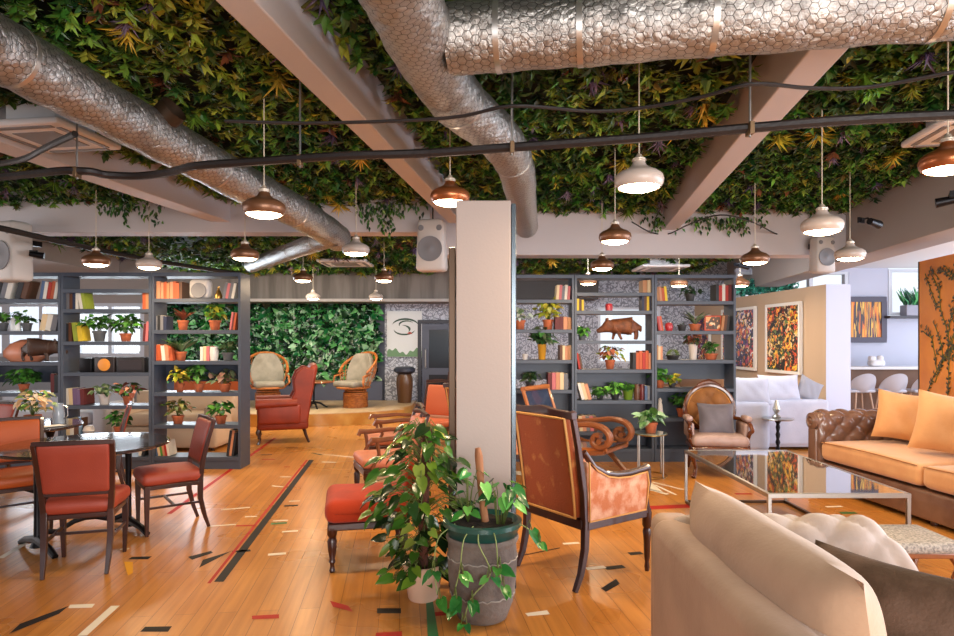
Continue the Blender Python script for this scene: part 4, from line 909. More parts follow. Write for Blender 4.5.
# ---- white sofas beyond
whitef = mat('white_linen', '#b9bbca', .8, col2='#abadbe', nscale=3, bump=.2, bscale=40); greyf = mat('grey_velvet', '#8c8c96', .7)
def box_sofa(label, loc, rz, w, d, m, h=.72, grp=None):
    t = thing('sofa', label, 'sofa', loc, rz, grp)
    b = MB(); b.rbox(w-.03, d-.03, .3, .04, (0, 0, .19)); b.build('base', m, t)
    b = MB(); b.rbox(w-.01, .2, h-.06, .06, (0, -d/2+.095, h/2+.03), n=3, sub=4); b.build('backrest', m, t)
    for sx in (-1, 1):
        b = MB(); b.rbox(.2, d-.04, .58, .06, (sx*(w/2-.1), .01, .345), n=3, sub=3); b.build('arm', m, t)
        b = MB(); b.rbox((w-.42)/2, d-.24, .18, .06, (sx*(w-.42)/4, .1, .43), n=3, sub=4); b.build('seat_cushion', m, t)
    for x in (-w/2+.1, w/2-.1):
        for y in (-d/2+.1, d/2-.1): MB().lathe([(.025, 0), (.03, .05)], 10, (x, y, 0)).build('foot', dwood, t)
    return t
box_sofa('white linen sofa seen from behind, between the partition and the leather sofa', (4.62, 9.45-.0, 0), 0, .95, .9, whitef, .72)
bpy.data.objects['sofa'].location = (4.52, 9.5, 0)
box_sofa('white linen sofa tucked behind the spoon-back armchair', (3.55, 9.15, 0), math.radians(0), .9, .9, whitef, .72)
box_sofa('tan leather sofa against the partition under the paintings', (4.1, 12.6, 0), math.radians(92), 2.4, .9, mat('tan_leather', '#8f6a4e', .5), .9)
cushion('big white cushion on the white sofa by the partition', whitef, .62, .42, .2, (4.35, 9.2, .86), (math.radians(-15), 0, .1))
cushion('grey velvet cushion leaning beside the big white one', greyf, .36, .36, .14, (4.78, 9.22, .84), (math.radians(-14), math.radians(28), 0))
cushion('white cushion on the sofa behind the spoon-back armchair', whitef, .55, .4, .18, (3.78, 8.86, .86), (math.radians(-15), 0, 0))
t = thing('pedestal_table', 'dark turned pedestal table with a small silver ornament beside the white sofas', 'table', (4.02, 8.55, 0))
b = MB(); b.lathe([(.001, .5), (.19, .5), (.2, .51), (.19, .52), (.001, .52)], 28); b.build('tabletop', steel, t)
b = MB(); b.lathe([(.16, 0), (.15, .02), (.05, .04), (.02, .08), (.03, .12), (.018, .15), (.032, .2), (.018, .24), (.032, .3), (.018, .34), (.03, .4), (.02, .44), (.05, .5)], 16); b.build('column', black_m, t)
o = MB().lathe([(.05, 0), (.06, .02), (.02, .06), (.05, .12), (.03, .18), (.015, .24)], 16).build('candle_holder', steel); o.location = (4.0, 8.55, .52); tag(o, 'ornate silver candle holder on the dark pedestal table', 'candle holder')
# sofas seen through the left shelves
box_sofa('cream sofa seen through the lower shelves of the left bookcase', (-4.4, 9.4, 0), math.radians(180), 1.5, .85, mat('cream_fabric', '#d2b79a', .8), .8)
box_sofa('pale grey sofa under the rear left windows', (-6.4, 9.7, 0), math.radians(180), 2.0, .85, mat('pale_grey_fabric', '#c8c8cf', .8), .78)
box_sofa('orange leather sofa seen through the left bookcase end bay', (-4.4, 10.3, 0), math.radians(180), 1.2, .8, mat('burnt_orange', '#b3561f', .55), .98)
# ---- bar counter and stools
t = thing('bar_counter', 'long white-topped wooden bar counter behind the partition', 'counter', (7.6, 11.75, 0))
b = MB(); b.rbox(3.2, .5, .05, .01, (0, 0, 1.06)); b.build('worktop', white_m, t); b = MB(); b.box(-1.6, 1.6, -.1, .24, 0, 1.03); b.build('front_panel', mat('counter_wood', '#7c5840', .5, col2='#6b4a36', nscale=3), t, smooth=0)
def stool(x, lb):
    t = thing('bar_stool', lb, 'stool', (x, 11.2, 0), 0, 'white bucket bar stools at the counter'); sm = mat('stool_white', '#b9bccb', .4)
    def f(u, v):
        a = PI+PI*u; r = .24; hgt = .72+.2*math.sin(PI*u)*v**2
        return Vector((r*math.cos(a)*(.2+.8*v), .02+r*math.sin(a)*(.2+.8*v)*.95+.0, .66+(.3*math.sin(PI*u)**.7)*v**2.2+.03*v))
    b = MB(); b.grid(f, 20, 8); b.grid(lambda u, v: f(u, v)-Vector((0, 0, .02)), 20, 8); b.rbox(.44, .34, .05, .02, (0, .1, .675)); b.build('seat', sm, t)
    for sx in (-1, 1):
        for sy in (-1, 1): b = MB(); b.tube([(sx*.12, .06+sy*.12, .66), (sx*.2, .06+sy*.2, 0)], [.016, .012], 8); b.build('leg', mat('beech', '#b99a86', .5), t)
    b = MB(); b.tube([(-.165, -.1, .25), (.165, -.1, .25), (.165, .22, .25), (-.165, .22, .25)], .008, 6, closed=True); b.build('footrest', steel, t)
stool(6.72, 'white bucket bar stool nearest the partition edge'); stool(7.27, 'white bucket bar stool in the middle of the visible three'); stool(7.84, 'white bucket bar stool beside the orange leaf panel')
o = MB().rbox(.26, .18, .12, .05, (0, 0, .062), n=3).rbox(.12, .12, .1, .04, (-.08, 0, .14), n=3).lathe([(.05, .1), (.055, .17), (.03, .2)], 14, (.07, 0, 0)).build('tea_set', white_m); o.location = (7.3, 11.7, 1.085); tag(o, 'white tea set on the bar counter below the striped painting', 'tea set')
# ---- pictures
def art_mat(name, cols, scale, dist=1.0, wave=False, seed=0):
    m = bpy.data.materials.new(name); m.use_nodes = True; nt = m.node_tree; p = nt.nodes['Principled BSDF']; L = nt.links.new; p.inputs['Roughness'].default_value = .4
    tc = nt.nodes.new('ShaderNodeTexCoord'); n = nt.nodes.new('ShaderNodeTexNoise'); n.inputs['Scale'].default_value = 5; mp = nt.nodes.new('ShaderNodeMapping'); mp.inputs['Location'].default_value = (seed, seed*2, 0)
    L(tc.outputs['Object'], mp.inputs[0]); L(mp.outputs[0], n.inputs['Vector'])
    if wave:
        v = nt.nodes.new('ShaderNodeTexNoise'); m2 = nt.nodes.new('ShaderNodeMapping'); m2.inputs['Scale'].default_value = wave; L(mp.outputs[0], m2.inputs[0]); L(m2.outputs[0], v.inputs['Vector']); v.inputs['Scale'].default_value = scale; out = v.outputs['Fac']
    else:
        a = nt.nodes.new('ShaderNodeMix'); a.data_type = 'RGBA'; a.inputs[0].default_value = .25*dist; L(mp.outputs[0], a.inputs[6]); L(n.outputs['Color'], a.inputs[7])
        v = nt.nodes.new('ShaderNodeTexVoronoi'); v.inputs['Scale'].default_value = scale; L(a.outputs[2], v.inputs['Vector']); s = nt.nodes.new('ShaderNodeSeparateColor'); L(v.outputs['Color'], s.inputs[0]); out = s.outputs[0]
    k = len(cols); lo, hi = (.33, .67) if wave else (0, 1)
    r = ramp(nt, [(lo+(hi-lo)*i/k, c) for i, c in enumerate(cols)], True); L(out, r.inputs[0]); L(r.outputs[0], p.inputs['Base Color'])
    if not wave:
        e = nt.nodes.new('ShaderNodeTexVoronoi'); e.feature = 'DISTANCE_TO_EDGE'; e.inputs['Scale'].default_value = scale*.45; L(a.outputs[2], e.inputs['Vector'])
        r2 = ramp(nt, [(0, '#14100e'), (.075, '#ffffff')], True); L(e.outputs['Distance'], r2.inputs[0]); q = nt.nodes.new('ShaderNodeMix'); q.data_type = 'RGBA'; q.blend_type = 'MULTIPLY'; q.inputs[0].default_value = .9
        L(r.outputs[0], q.inputs[6]); L(r2.outputs[0], q.inputs[7]); L(q.outputs[2], p.inputs['Base Color'])
    return m
def picture(label, cx, cz, w, h, frame, art, loc, rz, fw=.05, mat_w=None):
    t = thing('painting', label, 'painting', loc, rz)
    b = MB(); b.box(-w/2, w/2, -.03, .02, -h/2, -h/2+fw); b.box(-w/2, w/2, -.03, .02, h/2-fw, h/2); b.box(-w/2, -w/2+fw, -.03, .02, -h/2+fw, h/2-fw); b.box(w/2-fw, w/2, -.03, .02, -h/2+fw, h/2-fw); b.build('frame', frame, t, smooth=0, bevel=.003)
    b = MB(); b.box(-w/2+fw, w/2-fw, -.012, .01, -h/2+fw, h/2-fw); b.build('canvas', art, t, smooth=0); return t
frw = mat('frame_white', '#d6d2cc', .5); frd = mat('frame_dark', '#4a4658', .5)
A1 = art_mat('art_faces_warm', ['#1f2a1c', '#d8742a', '#e8b83c', '#b33a22', '#2c2018', '#e9cf9a', '#5d7a3a', '#c9501f', '#3c1a14', '#eaa23c'], 15, 2.2, seed=3)
A2 = art_mat('art_purple_warm', ['#3c2c66', '#d8742a', '#e9c8a0', '#8c2a4a', '#5a4a8c', '#e8b83c', '#c9404a', '#e4d8d0', '#2a2440', '#d06a3a'], 15, 2.2, seed=8)
prz = math.atan2(pd.y, pd.x)-PI    # local -Y faces the room
def onpart(s): return pe+pd*s+pn*.035
def par_s(px):                      # distance along the partition seen at pixel column px
    k = (px-477)/FPX; return (k*pe.y-pe.x)/(pd.x-k*pd.y)
for px0, px1, zt, zb, lb, am in ((768.5, 803.5, 2.17, 1.02, 'warm orange and black abstract painting in a white frame, right one on the partition', A1), (732-8, 758, 2.17, 1.02, 'purple and orange abstract painting in a white frame, left one on the partition', A2), (655, 712, 2.1, 1.0, 'violet abstract painting seen only through the right bookcase', A2)):
    s0, s1 = par_s(px0), par_s(px1); c = onpart((s0+s1)/2); picture(lb, 0, 0, abs(s1-s0), zt-zb, frw, am, (c.x, c.y, (zt+zb)/2), prz, .05)
A3 = art_mat('art_stripes', ['#2c2230', '#e09a2c', '#d9701f', '#3a2a30', '#e8b548', '#5c3040', '#d07a20'], 1.0, wave=(13, 1, .7), seed=2)
a = W(850, 320, YW-.04); picture('dark-framed painting of orange vertical stripes above the bar', 0, 0, 1.35, .88, frd, A3, (a.x+.02, YW-.03, 1.96), 0, .1)
# poster at the back
t = thing('poster', 'tall white poster with a green swirling brushwork shape at the back wall', 'poster', W(404.5, 334, YB-.03))
b = MB(); b.box(-.39, .39, -.02, .02, -.51, .51); b.build('panel', mat('poster_white', '#c9ced2', .5), t, smooth=0)
b = MB()
for (cx, cz, r0, a0, a1, wd) in ((.02, .17, .27, .2, 2.9, .07), (.0, .12, .22, 3.3, 6.0, .06), (.05, .2, .15, .5, 3.5, .05), (-.06, .1, .16, -.6, 1.6, .05)):
    b.grid(lambda u, v: (cx+(r0+wd*(v-.5)*math.sin(PI*u))*math.cos(a0+(a1-a0)*u)*1.1, -.0225, cz+(r0+wd*(v-.5)*math.sin(PI*u))*.6*math.sin(a0+(a1-a0)*u)), 24, 2)
b.mat = 1; b.grid(lambda u, v: (.06+.12*u, -.023, .0+.05*v*math.sin(PI*u)), 8, 2)
b.mat = 2; b.grid(lambda u, v: (-.385+.77*u, -.0225, -.505+v*(.12+.05*math.sin(u*9)+.03*math.sin(u*31))), 40, 2)
b.build('artwork', [mat('ink_green', '#29463c', .6), mat('ink_red', '#a03a30', .6), mat('ink_moss', '#5e8260', .6)], t, smooth=0)
# floor urn at the back
t = thing('urn', 'tall brown glazed urn with dark rim standing by the back wall', 'urn', (-1.55, 13.7, 0)); b = MB(); b.lathe([(.11, 0), (.13, .02), (.15, .3), (.18, .62), (.175, .75), (.14, .84), (.13, .9)], 28, cap=False); b.build('body', mat('urn_brown', '#5a3c22', .3), t)
b = MB(); b.lathe([(.14, .84), (.23, .9), (.23, .96), (.17, 1.0), (.12, 1.0), (.1, .9)], 28); b.build('rim', mat('urn_blue', '#2c3140', .35), t)
# orange panel with branches
t = thing('decorative_panel', 'tall burnt orange panel painted with dark leafy branches, right edge behind the sofa', 'panel', (bx_(3.93, 7.28), 7.28, 0), math.atan2(-1, -TB)-PI/2+PI)
t.rotation_euler = (0, 0, -math.atan(TB)-0)
# local: +y away from camera along the beam, panel extends to -y ; faces -x
b = MB(); b.box(0, .05, -.95, 0, .0, 2.45); b.mat = 1
b.box(-.004, .054, -.98, -.95, .0, 2.45); b.box(-.004, .054, -.02, .002, .0, 2.45)
pm = mat('panel_orange', '#e08e38', .5, col2='#c4702a', nscale=2, nlo=.45, nhi=.75, bump=.05)
b.build('board', [pm, mat('panel_edge', '#3c2c22', .5)], t, smooth=0)
P = []; Dd = []; rr = random.Random(5); eb = MB()
def branch(y, z, ang, L, depth=0):
    pts = []; n = int(L/.05)
    for i in range(n):
        pts.append((-.004, y, z)); ang += rr.uniform(-.25, .25); y += .05*math.cos(ang); z += .05*math.sin(ang)
        if z > 2.35 or z < .35 or y > -.06 or y < -.9: break
        for s in (-1, 1):
            if rr.random() < .6: P.append((-.006, y, z)); aa = ang+s*rr.uniform(.5, 1.2); Dd.append((-.02, math.cos(aa), math.sin(aa)))
        if depth < 2 and rr.random() < .12: branch(y, z, ang+rr.choice((-1, 1))*rr.uniform(.4, .8), L*.5, depth+1)
    if len(pts) > 2: eb.tube(pts, .004, 4)
for y, z, a_, L in ((-.15, .9, 1.9, 1.0), (-.55, .8, 1.5, 1.4), (-.15, 2.3, -2.2, .5), (-.8, 1.5, 1.2, .6), (-.35, 1.1, 1.8, 1.2)): branch(y, z, a_, L)
n = len(P); o = leaves('painted_branches', P, Dd, np.tile([-1., 0, 0], (n, 1)), .055, .026, pal(['#3d3a18', '#2c3018', '#54481c'], n, .3), 'blade', t, extra=eb)
# window-ledge trough and the clerestory planting
def trough(label, loc, w, n, m, hh=.3):
    t = thing('planter_trough', label, 'planter', loc); b = MB(); b.box(-w/2, w/2, -.1, .1, 0, .2); b.build('trough', m, t, smooth=0, bevel=.01)
    P = np.stack([(RNG.random(n)-.5)*w*.9, (RNG.random(n)-.5)*.12, np.full(n, .18)], 1); D = np.stack([RNG.standard_normal(n)*.3, RNG.standard_normal(n)*.25, np.ones(n)], 1)
    leaves('foliage', P, D, np.tile([0, -1., 0], (n, 1))+.5*RNG.standard_normal((n, 3)), hh*(.5+.7*RNG.random(n)), .05, pal(['#2f8a5c', '#3ca06a', '#206048', '#5cb27a'], n, .3), 'simple', t)
trough('grey trough of upright green succulents on the bar window ledge', (8.36, YW-.12, zw0), .5, 90, mat('trough_grey', '#8f90a0', .6), .34)
n = 900; X = 4.95+1.1*RNG.random(n); Z = 2.42+.27*RNG.random(n); P = np.stack([X, YW-.06-.16*RNG.random(n), Z], 1)
D = RNG.standard_normal((n, 3)); D[:, 2] += .3
o = leaves('hedge', P, D, np.tile([0, -1., 0], (n, 1))+.4*RNG.standard_normal((n, 3)), .09, .04, pal(['#1f6a5c', '#2f8a70', '#154a40', '#3fa088'], n, .3)); tag(o, 'teal green planting along the high windows above the partition', 'foliage', None, 'stuff')
# ================================================================= bookcases
ORD = ['first', 'second', 'third', 'fourth', 'fifth', 'sixth', 'seventh', 'eighth', 'ninth', 'tenth', 'eleventh', 'twelfth']
UNITS = {}
def bookcase(key, label, px0, px1, Y, ztop, shelf_px, backs=(), full=None):
    x0 = (px0-477)/FPX*Y; x1 = (px1-477)/FPX*Y; D = .33; w = x1-x0
    t = thing('bookcase', label, 'bookcase', ((x0+x1)/2, Y, 0), 0, 'open slate grey bookcases dividing the room')
    for s in (-1, 1): b = MB(); b.box(s*w/2-(.03 if s > 0 else 0), s*w/2+(.03 if s < 0 else 0), 0, D, 0, ztop); b.build('side_panel', dark_case, t, smooth=0, bevel=.002)
    zs = [H+(HZ-p)/FPX*Y for p in shelf_px]
    for z in zs+[ztop]: b = MB(); b.box(-w/2+.03, w/2-.03, 0, D, z-.045, z); b.build('shelf', dark_case, t, smooth=0, bevel=.002)
    zb = zs[-1]; b = MB(); b.box(-w/2+.03, w/2-.03, .01, D-.01, 0, zb-.045); b.build('plinth', dark_case, t, smooth=0)
    for k in backs:                       # a closed strip below the named shelf
        b = MB(); b.box(-w/2+.03, w/2-.03, D-.02, D, zs[k]-.045-.22, zs[k]-.045); b.build('back_panel', dark_case, t, smooth=0)
    if full is not None: b = MB(); b.box(-w/2+.03, w/2-.03, D-.02, D-.002, zs[-1]-.03, zs[full]-.045); b.build('back_panel', dark_case, t, smooth=0)
    UNITS[key] = (Y, zs, x0, x1, label); return t
YBL, YBR = 7.73, 8.2
bookcase('L1', 'slate bookcase bay cut off by the left edge, behind the dining chairs', -34, 60.3, YBL, 2.378, (299, 331, 362, 393, 425, 457), (2,))
bookcase('L2', 'slate bookcase bay second from the left edge, with the radio', 60.7, 151, YBL, 2.378, (289, 309, 341.5, 372.5, 405.5, 436, 457))
bookcase('L3', 'slate bookcase bay ending in the tall end panel by the aisle', 151.4, 240.5, YBL, 2.378, (298.5, 330, 361, 392.5, 425, 457), (2,))
bookcase('RA', 'slate bookcase bay just right of the pillar', 492, 574.3, YBR, 2.4, (299.5, 329.5, 360, 390, 421, 449), (2,), 3)
bookcase('RB', 'slate bookcase bay holding the boar figure', 574.7, 654.3, YBR, 2.4, (292.5, 310.5, 340.5, 369.5, 400.5, 432, 449), (3,), 4)
bookcase('RC', 'slate bookcase bay nearest the paintings, right end', 654.7, 736, YBR, 2.4, (301, 330.8, 360, 388.5, 418, 449), (2,), 3)
BAY = {'L1': 'leftmost bay of left bookcase', 'L2': 'middle bay of left bookcase', 'L3': 'right bay of left bookcase', 'RA': 'bay beside the pillar', 'RB': 'middle bay of right bookcase', 'RC': 'rightmost bay'}
SH = ['top', 'second', 'third', 'fourth', 'fifth', 'sixth', 'lowest']
CN = {'tan': '#b07c54', 'peach': '#c48868', 'orange': '#b8552e', 'red': '#a82a20', 'maroon': '#5c1c20', 'white': '#d8d4cc', 'cream': '#d9c29c', 'grey': '#6f7078', 'black': '#22242a', 'blue': '#4a6288', 'navy': '#232c48', 'yellow': '#d8b82c', 'green': '#4f8a3c', 'lime': '#8f9e34', 'pink': '#c06a70', 'purple': '#6a5478', 'brown': '#5c3a28', 'teal': '#2c6a6c'}
pages = mat('book_pages', '#d9cfb8', .8)
def books(u, sh, pxa, pxb, hpx, cols, lean=0, dy=.05, word='', hv=.12):
    Y, zs, x0, x1, _ = UNITS[u]; z = zs[sh]; cols = cols.split(); n = len(cols); Yf = Y+dy
    xa = (pxa-477)/FPX*Yf; xb = (pxb-477)/FPX*Yf; h0 = hpx/FPX*Yf; rr = random.Random(int(pxa*7+sh)); cnt = {}
    L = math.radians(lean); foot = h0*abs(math.sin(L)); w = (xb-xa-foot)/n
    for i, c in enumerate(cols):
        h = min(h0, h0*(1-hv*rr.random())/max(.5, math.cos(L))**.0); th = w*.94/max(.6, math.cos(L)); d = .15+.07*rr.random()
        b = MB(); b.box(-th/2, th/2, 0, d, 0, h); b.mat = 1; b.box(-th*.36, th*.36, -.001+d*.05, d+.001, h*.02, h+.0015)
        o = b.build('book', [mat('book_'+c, CN[c], .6), pages], smooth=0)
        x = xa+w*(i+.5)+(foot if lean < 0 else 0)
        zl = z+.001+th/2*abs(math.sin(L)); o.location = (x, Yf+.01*rr.random(), zl); o.rotation_euler.y = L
        o['group'] = '%s, %s shelf books' % (BAY[u], SH[sh])
        o['category'] = 'book'; cnt[c] = cnt.get(c, 0)+1; BOOKS.append((o, u, sh, c))
BOOKS = []
books('L1', 0, -1, 14, 20, 'grey white', 14); books('L1', 0, 14, 30, 19, 'black brown', 16); books('L1', 0, 39, 59, 19, 'blue white red orange white', 9)
books('L1', 1, 39, 59, 17, 'cream white grey', 12); books('L1', 3, 50, 58, 19, 'maroon black', 0); books('L1', 0, -18, -3, 19, 'navy tan grey', 8)
books('L2', 1, 63, 78, 17, 'black grey brown navy white', 0); books('L2', 1, 77, 86, 17, 'white lime', -10); books('L2', 1, 142, 149, 17, 'orange tan', 0)
books('L2', 2, 65, 71, 20, 'black brown', 0); books('L2', 2, 71, 83, 19, 'lime yellow', -7); books('L2', 2, 142, 149, 20, 'maroon pink', 4)
books('L2', 4, 64, 84, 17, 'white cream purple purple maroon', -3); books('L2', 5, 66, 77, 17, 'cream white brown', 0); books('L2', 6, 138, 148, 19, 'white black', 12)
books('L3', 0, 154, 182, 17.5, 'tan peach peach orange tan peach orange orange brown', 0); books('L3', 0, 222, 237, 17, 'grey pink grey white', 11)
books('L3', 1, 154, 166, 15, 'grey black grey navy', 0); books('L3', 1, 229, 237, 18, 'pink maroon orange', 8); books('L3', 2, 152, 173, 17, 'orange orange white peach orange', -6)
books('L3', 5, 153, 170, 15, 'blue cream green peach red white', -10); books('L3', 5, 226, 237, 26, 'black peach black', 8); books('L3', 2, 200, 209, 15, 'white cream pink', 0)
books('RA', 0, 556, 571, 15, 'cream pink grey white pink', 4); books('RA', 1, 555, 572, 13, 'maroon maroon peach tan', 0); books('RA', 2, 560, 573, 15, 'brown cream peach tan cream', 0)
books('RA', 3, 548, 568, 17, 'maroon pink peach cream grey', 0); books('RB', 0, 643, 652, 14, 'tan cream', 0); books('RB', 1, 577, 584, 12, 'yellow brown yellow', 0)
books('RB', 1, 642, 652, 16, 'navy brown yellow navy', 0); books('RB', 3, 576, 583, 17, 'red brown', -10); books('RB', 3, 633, 652, 20, 'black orange orange red orange peach', 0, hv=.2)
books('RB', 4, 577, 592, 18, 'white cream peach', -16); books('RB', 4, 645, 653, 15, 'blue grey navy', 0); books('RB', 5, 578, 598, 16, 'cream peach grey pink brown', -5)
books('RC', 0, 656, 668, 15, 'tan peach orange yellow', -6); books('RC', 0, 716, 732, 17, 'black red white red maroon', 0); books('RC', 1, 656, 664, 16, 'red pink orange', -10)
books('RC', 1, 721, 731, 17, 'tan brown black', 7); books('RC', 2, 656, 663, 15, 'tan cream peach', 0)
# labels: colour, place in its shelf row
from collections import defaultdict
row = defaultdict(list)
for o, u, sh, c in BOOKS: row[(u, sh)].append((o, c))
for (u, sh), L_ in row.items():
    L_.sort(key=lambda q: q[0].location.x)
    for i, (o, c) in enumerate(L_): o['label'] = '%s book, %s from left on %s shelf, %s' % (c, ORD[min(i, 11)], SH[sh], BAY[u])
# ---------------------------------------------------------------- potted plants
def grow(kind, n, h, sp, cols, parent, leafL=.08, z0=0, wr=None, name='foliage', mtl=None):
    eb = MB(); P = []; D = []; Nn = []; Ls = []
    if kind == 'bush':
        for i in range(n):
            a = RNG.random()*2*PI; e = RNG.random()**.6; r = sp*e*(.4+.6*RNG.random()); z = z0+h*(.25+.75*RNG.random())*(1-.35*(r/sp)**2)
            p = Vector((r*math.cos(a), r*math.sin(a), z)); P.append(p); D.append((math.cos(a)+.4*RNG.standard_normal(), math.sin(a)+.4*RNG.standard_normal(), -.35+.5*RNG.standard_normal())); Nn.append((math.cos(a)*.5, math.sin(a)*.5-.4, .9)); Ls.append(leafL*(.7+.6*RNG.random()))
            if i % 3 == 0: eb.tube([(0, 0, z0-.01), (p.x*.4, p.y*.4, z0+(z-z0)*.7), p], .002, 4)
        tp = 'heart'; wr = wr or .75
    elif kind == 'spear':
        for i in range(n):
            a = 2*PI*i/n+.4*RNG.random(); up = .5+1.1*RNG.random(); P.append(Vector((0, 0, z0))); D.append((math.cos(a), math.sin(a), up)); Nn.append((-math.cos(a)*.5, -math.sin(a)*.5-.3, .8)); Ls.append(h*(.75+.45*RNG.random()))
        tp = 'simple'; wr = wr or .28
    elif kind == 'cactus':
        for i in range(n):
            d = RNG.standard_normal(3); d[2] = abs(d[2]); d /= np.linalg.norm(d); P.append(Vector((d[0]*sp*.6, d[1]*sp*.6, z0+d[2]*h*.6))); D.append(tuple(d)); Nn.append((-d[1], d[0], .2)); Ls.append(leafL)
        tp = 'simple'; wr = wr or .4
    m = len(P); Ls = np.array(Ls)
    return leaves(name, [tuple(p) for p in P], D, Nn, Ls, Ls*wr, pal(cols, m, .35), tp, parent, mtl, extra=eb if eb.f else None)
def pot_mesh(b, r, h, rim=True):
    b.lathe([(.001, 0), (r*.68, 0), (r*.72, .004)] + ([(r*.92, h*.78), (r*1.04, h*.79), (r*1.05, h), (r*.93, h), (r*.9, h*.86), (.001, h*.84)] if rim else [(r*.95, h*.97), (r, h), (r*.93, h), (r*.88, h*.86), (.001, h*.84)]), 24); return b
GR = ['#3f7a2c', '#2c5a22', '#5c9a3c', '#24481c']; GY = ['#8a9a2c', '#b0a830', '#5c7a24', '#d0b848']; GD = ['#1f3a1c', '#2c4a2a', '#4a5a3c']; GP = ['#6a3428', '#8a4a34', '#3c4a28', '#c08068']
def plant(u, sh, px, label, r=.06, ph=.1, kind='bush', n=60, h=.2, sp=.14, cols=GR, potm=None, leafL=.07, rim=True, dy=.14, loc=None, wr=None):
    if loc is None:
        Y, zs, _, _, _ = UNITS[u]; Yp = Y+dy; loc = ((px-477)/FPX*Yp, Yp, zs[sh]+.001)
    t = thing('potted_plant', label, 'plant', loc, RNG.random()*.5)
    b = MB(); pot_mesh(b, r, ph, rim); b.build('pot', potm or terra, t)
    b = MB(); b.lathe([(.001, ph*.85), (r*.9, ph*.85), (r*.9, ph*.87), (.001, ph*.88)], 16); b.build('soil', soil, t)
    grow(kind, n, h, sp, cols, t, leafL, ph*.87, wr); return t
potg = mat('pot_grey', '#55575c', .6); potw = mat('pot_white', '#cfc6c0', .45); potd = mat('pot_dark', '#2c2a2c', .5); potgr = mat('pot_green', '#6a8a2c', .4); poty = mat('pot_mustard', '#c08a24', .4)
B = lambda s: s
plant('L1', 1, 3, 'small green plant at the left edge beside the white lantern', potm=potg, h=.14, n=35); plant('L1', 1, 27, 'small dark green plant right of the white lantern', potm=potg, h=.16, n=40, cols=GD+GR)
plant('L1', 3, 24, 'bushy green fern in a terracotta pot on the leftmost bay', h=.2, sp=.22, n=110)
plant('L2', 2, 99.5, 'trailing green plant in a grey pot on the middle left bay', potm=potg, r=.075, ph=.13, h=.22, sp=.24, n=80); plant('L2', 2, 126, 'bushy green plant in a terracotta pot above the radio', h=.24, sp=.2, n=110, r=.07)
plant('L2', 4, 104.5, 'pale leaved plant in a cream pot below the radio', potm=potw, r=.07, ph=.13, h=.14, sp=.16, n=40, cols=['#7a8a6a', '#4f6a44']); plant('L2', 4, 128, 'reddish green plant in a terracotta pot right of the cream pot', h=.18, sp=.18, n=60, cols=GR+GP)
plant('L2', 5, 119, 'young green plant on the sixth shelf under the radio bay', potm=terra, h=.2, n=40, cols=GR)
plant('L3', 1, 183, 'red-brown leaved plant in a terracotta pot, end bay second shelf', kind='spear', n=18, h=.2, cols=GP, r=.065, ph=.12, wr=.4); plant('L3', 1, 215, 'yellow-green plant in a terracotta pot, end bay second shelf', h=.24, sp=.13, n=70, cols=GY+GR, r=.07, ph=.12)
plant('L3', 2, 181, 'spear-leaved plant in a terracotta pot, end bay third shelf', kind='spear', n=16, h=.24, cols=['#6a8a5c', '#3f6a34', '#8aa07a'], r=.065, ph=.11); plant('L3', 2, 228, 'broad dark plant in a grey pot, end bay third shelf', potm=potg, h=.16, n=45, r=.07, cols=GD)
plant('L3', 3, 180, 'ochre leafed plant, leftmost of the three on the fourth end-bay shelf', h=.2, sp=.16, n=60, cols=GY, r=.05); plant('L3', 3, 199, 'green leafed plant, middle of the three on the fourth end-bay shelf', h=.28, sp=.14, n=80, r=.06); plant('L3', 3, 225, 'grey-green plant, rightmost of the three on the fourth end-bay shelf', h=.18, sp=.19, n=60, cols=['#6a7a5c', '#4a5a34', '#8a6a5c'], r=.07)
plant('L3', 4, 178, 'spreading variegated plant in terracotta, left one above the end-bay bottom row', h=.2, sp=.2, n=60, cols=['#7a7a3c', '#3f5a24', '#8a6a4a'], r=.07); plant('L3', 4, 221, 'leafy green plant in terracotta, right one above the end-bay bottom row', h=.2, sp=.17, n=60, r=.07)
plant('RA', 1, 520, 'white-leaved plant in a brown pot at the pillar, upper shelf', cols=['#c8d0c8', '#7a9a6a'], h=.18, n=40, r=.07, ph=.12); plant('RA', 1, 548, 'big yellow-green plant in a bright terracotta pot near the pillar', h=.28, sp=.2, n=110, cols=GY, r=.07, ph=.13)
plant('RA', 2, 542, 'dark drooping plant in a mustard vase near the pillar', potm=poty, rim=False, r=.06, ph=.2, h=.26, sp=.2, n=60, cols=GD+['#3c6a34'], leafL=.1); plant('RA', 3, 530, 'small dark green plant left of the pink books near the pillar', potm=potd, h=.14, n=50, cols=GD)
plant('RB', 2, 582, 'small tufty green plant left of the boar figure', potm=potg, h=.12, sp=.1, n=50, cols=GR, r=.05, ph=.07); plant('RB', 3, 610, 'yellow-green plant in a terracotta pot directly below the boar', h=.2, sp=.2, n=70, cols=GY+GP, r=.065, ph=.12)
plant('RB', 4, 600, 'low grey-green plant right of the leaning pale books', potm=potd, h=.12, sp=.14, n=50, cols=GD+GR, r=.05, ph=.06); plant('RB', 4, 615, 'bushy bright green plant in the middle of the fifth boar-bay shelf', h=.16, sp=.16, n=90, cols=GR+['#7ac04a'], r=.06, ph=.08, potm=potd)
plant('RB', 4, 628, 'rounded green plant in a lime green pot', potm=potgr, r=.075, ph=.15, h=.08, sp=.07, n=40, rim=False); plant('RC', 0, 690, 'small drooping plant in a dark pot on the top shelf, right end bay', potm=potd, r=.065, ph=.1, h=.1, n=25, cols=GD, kind='bush')
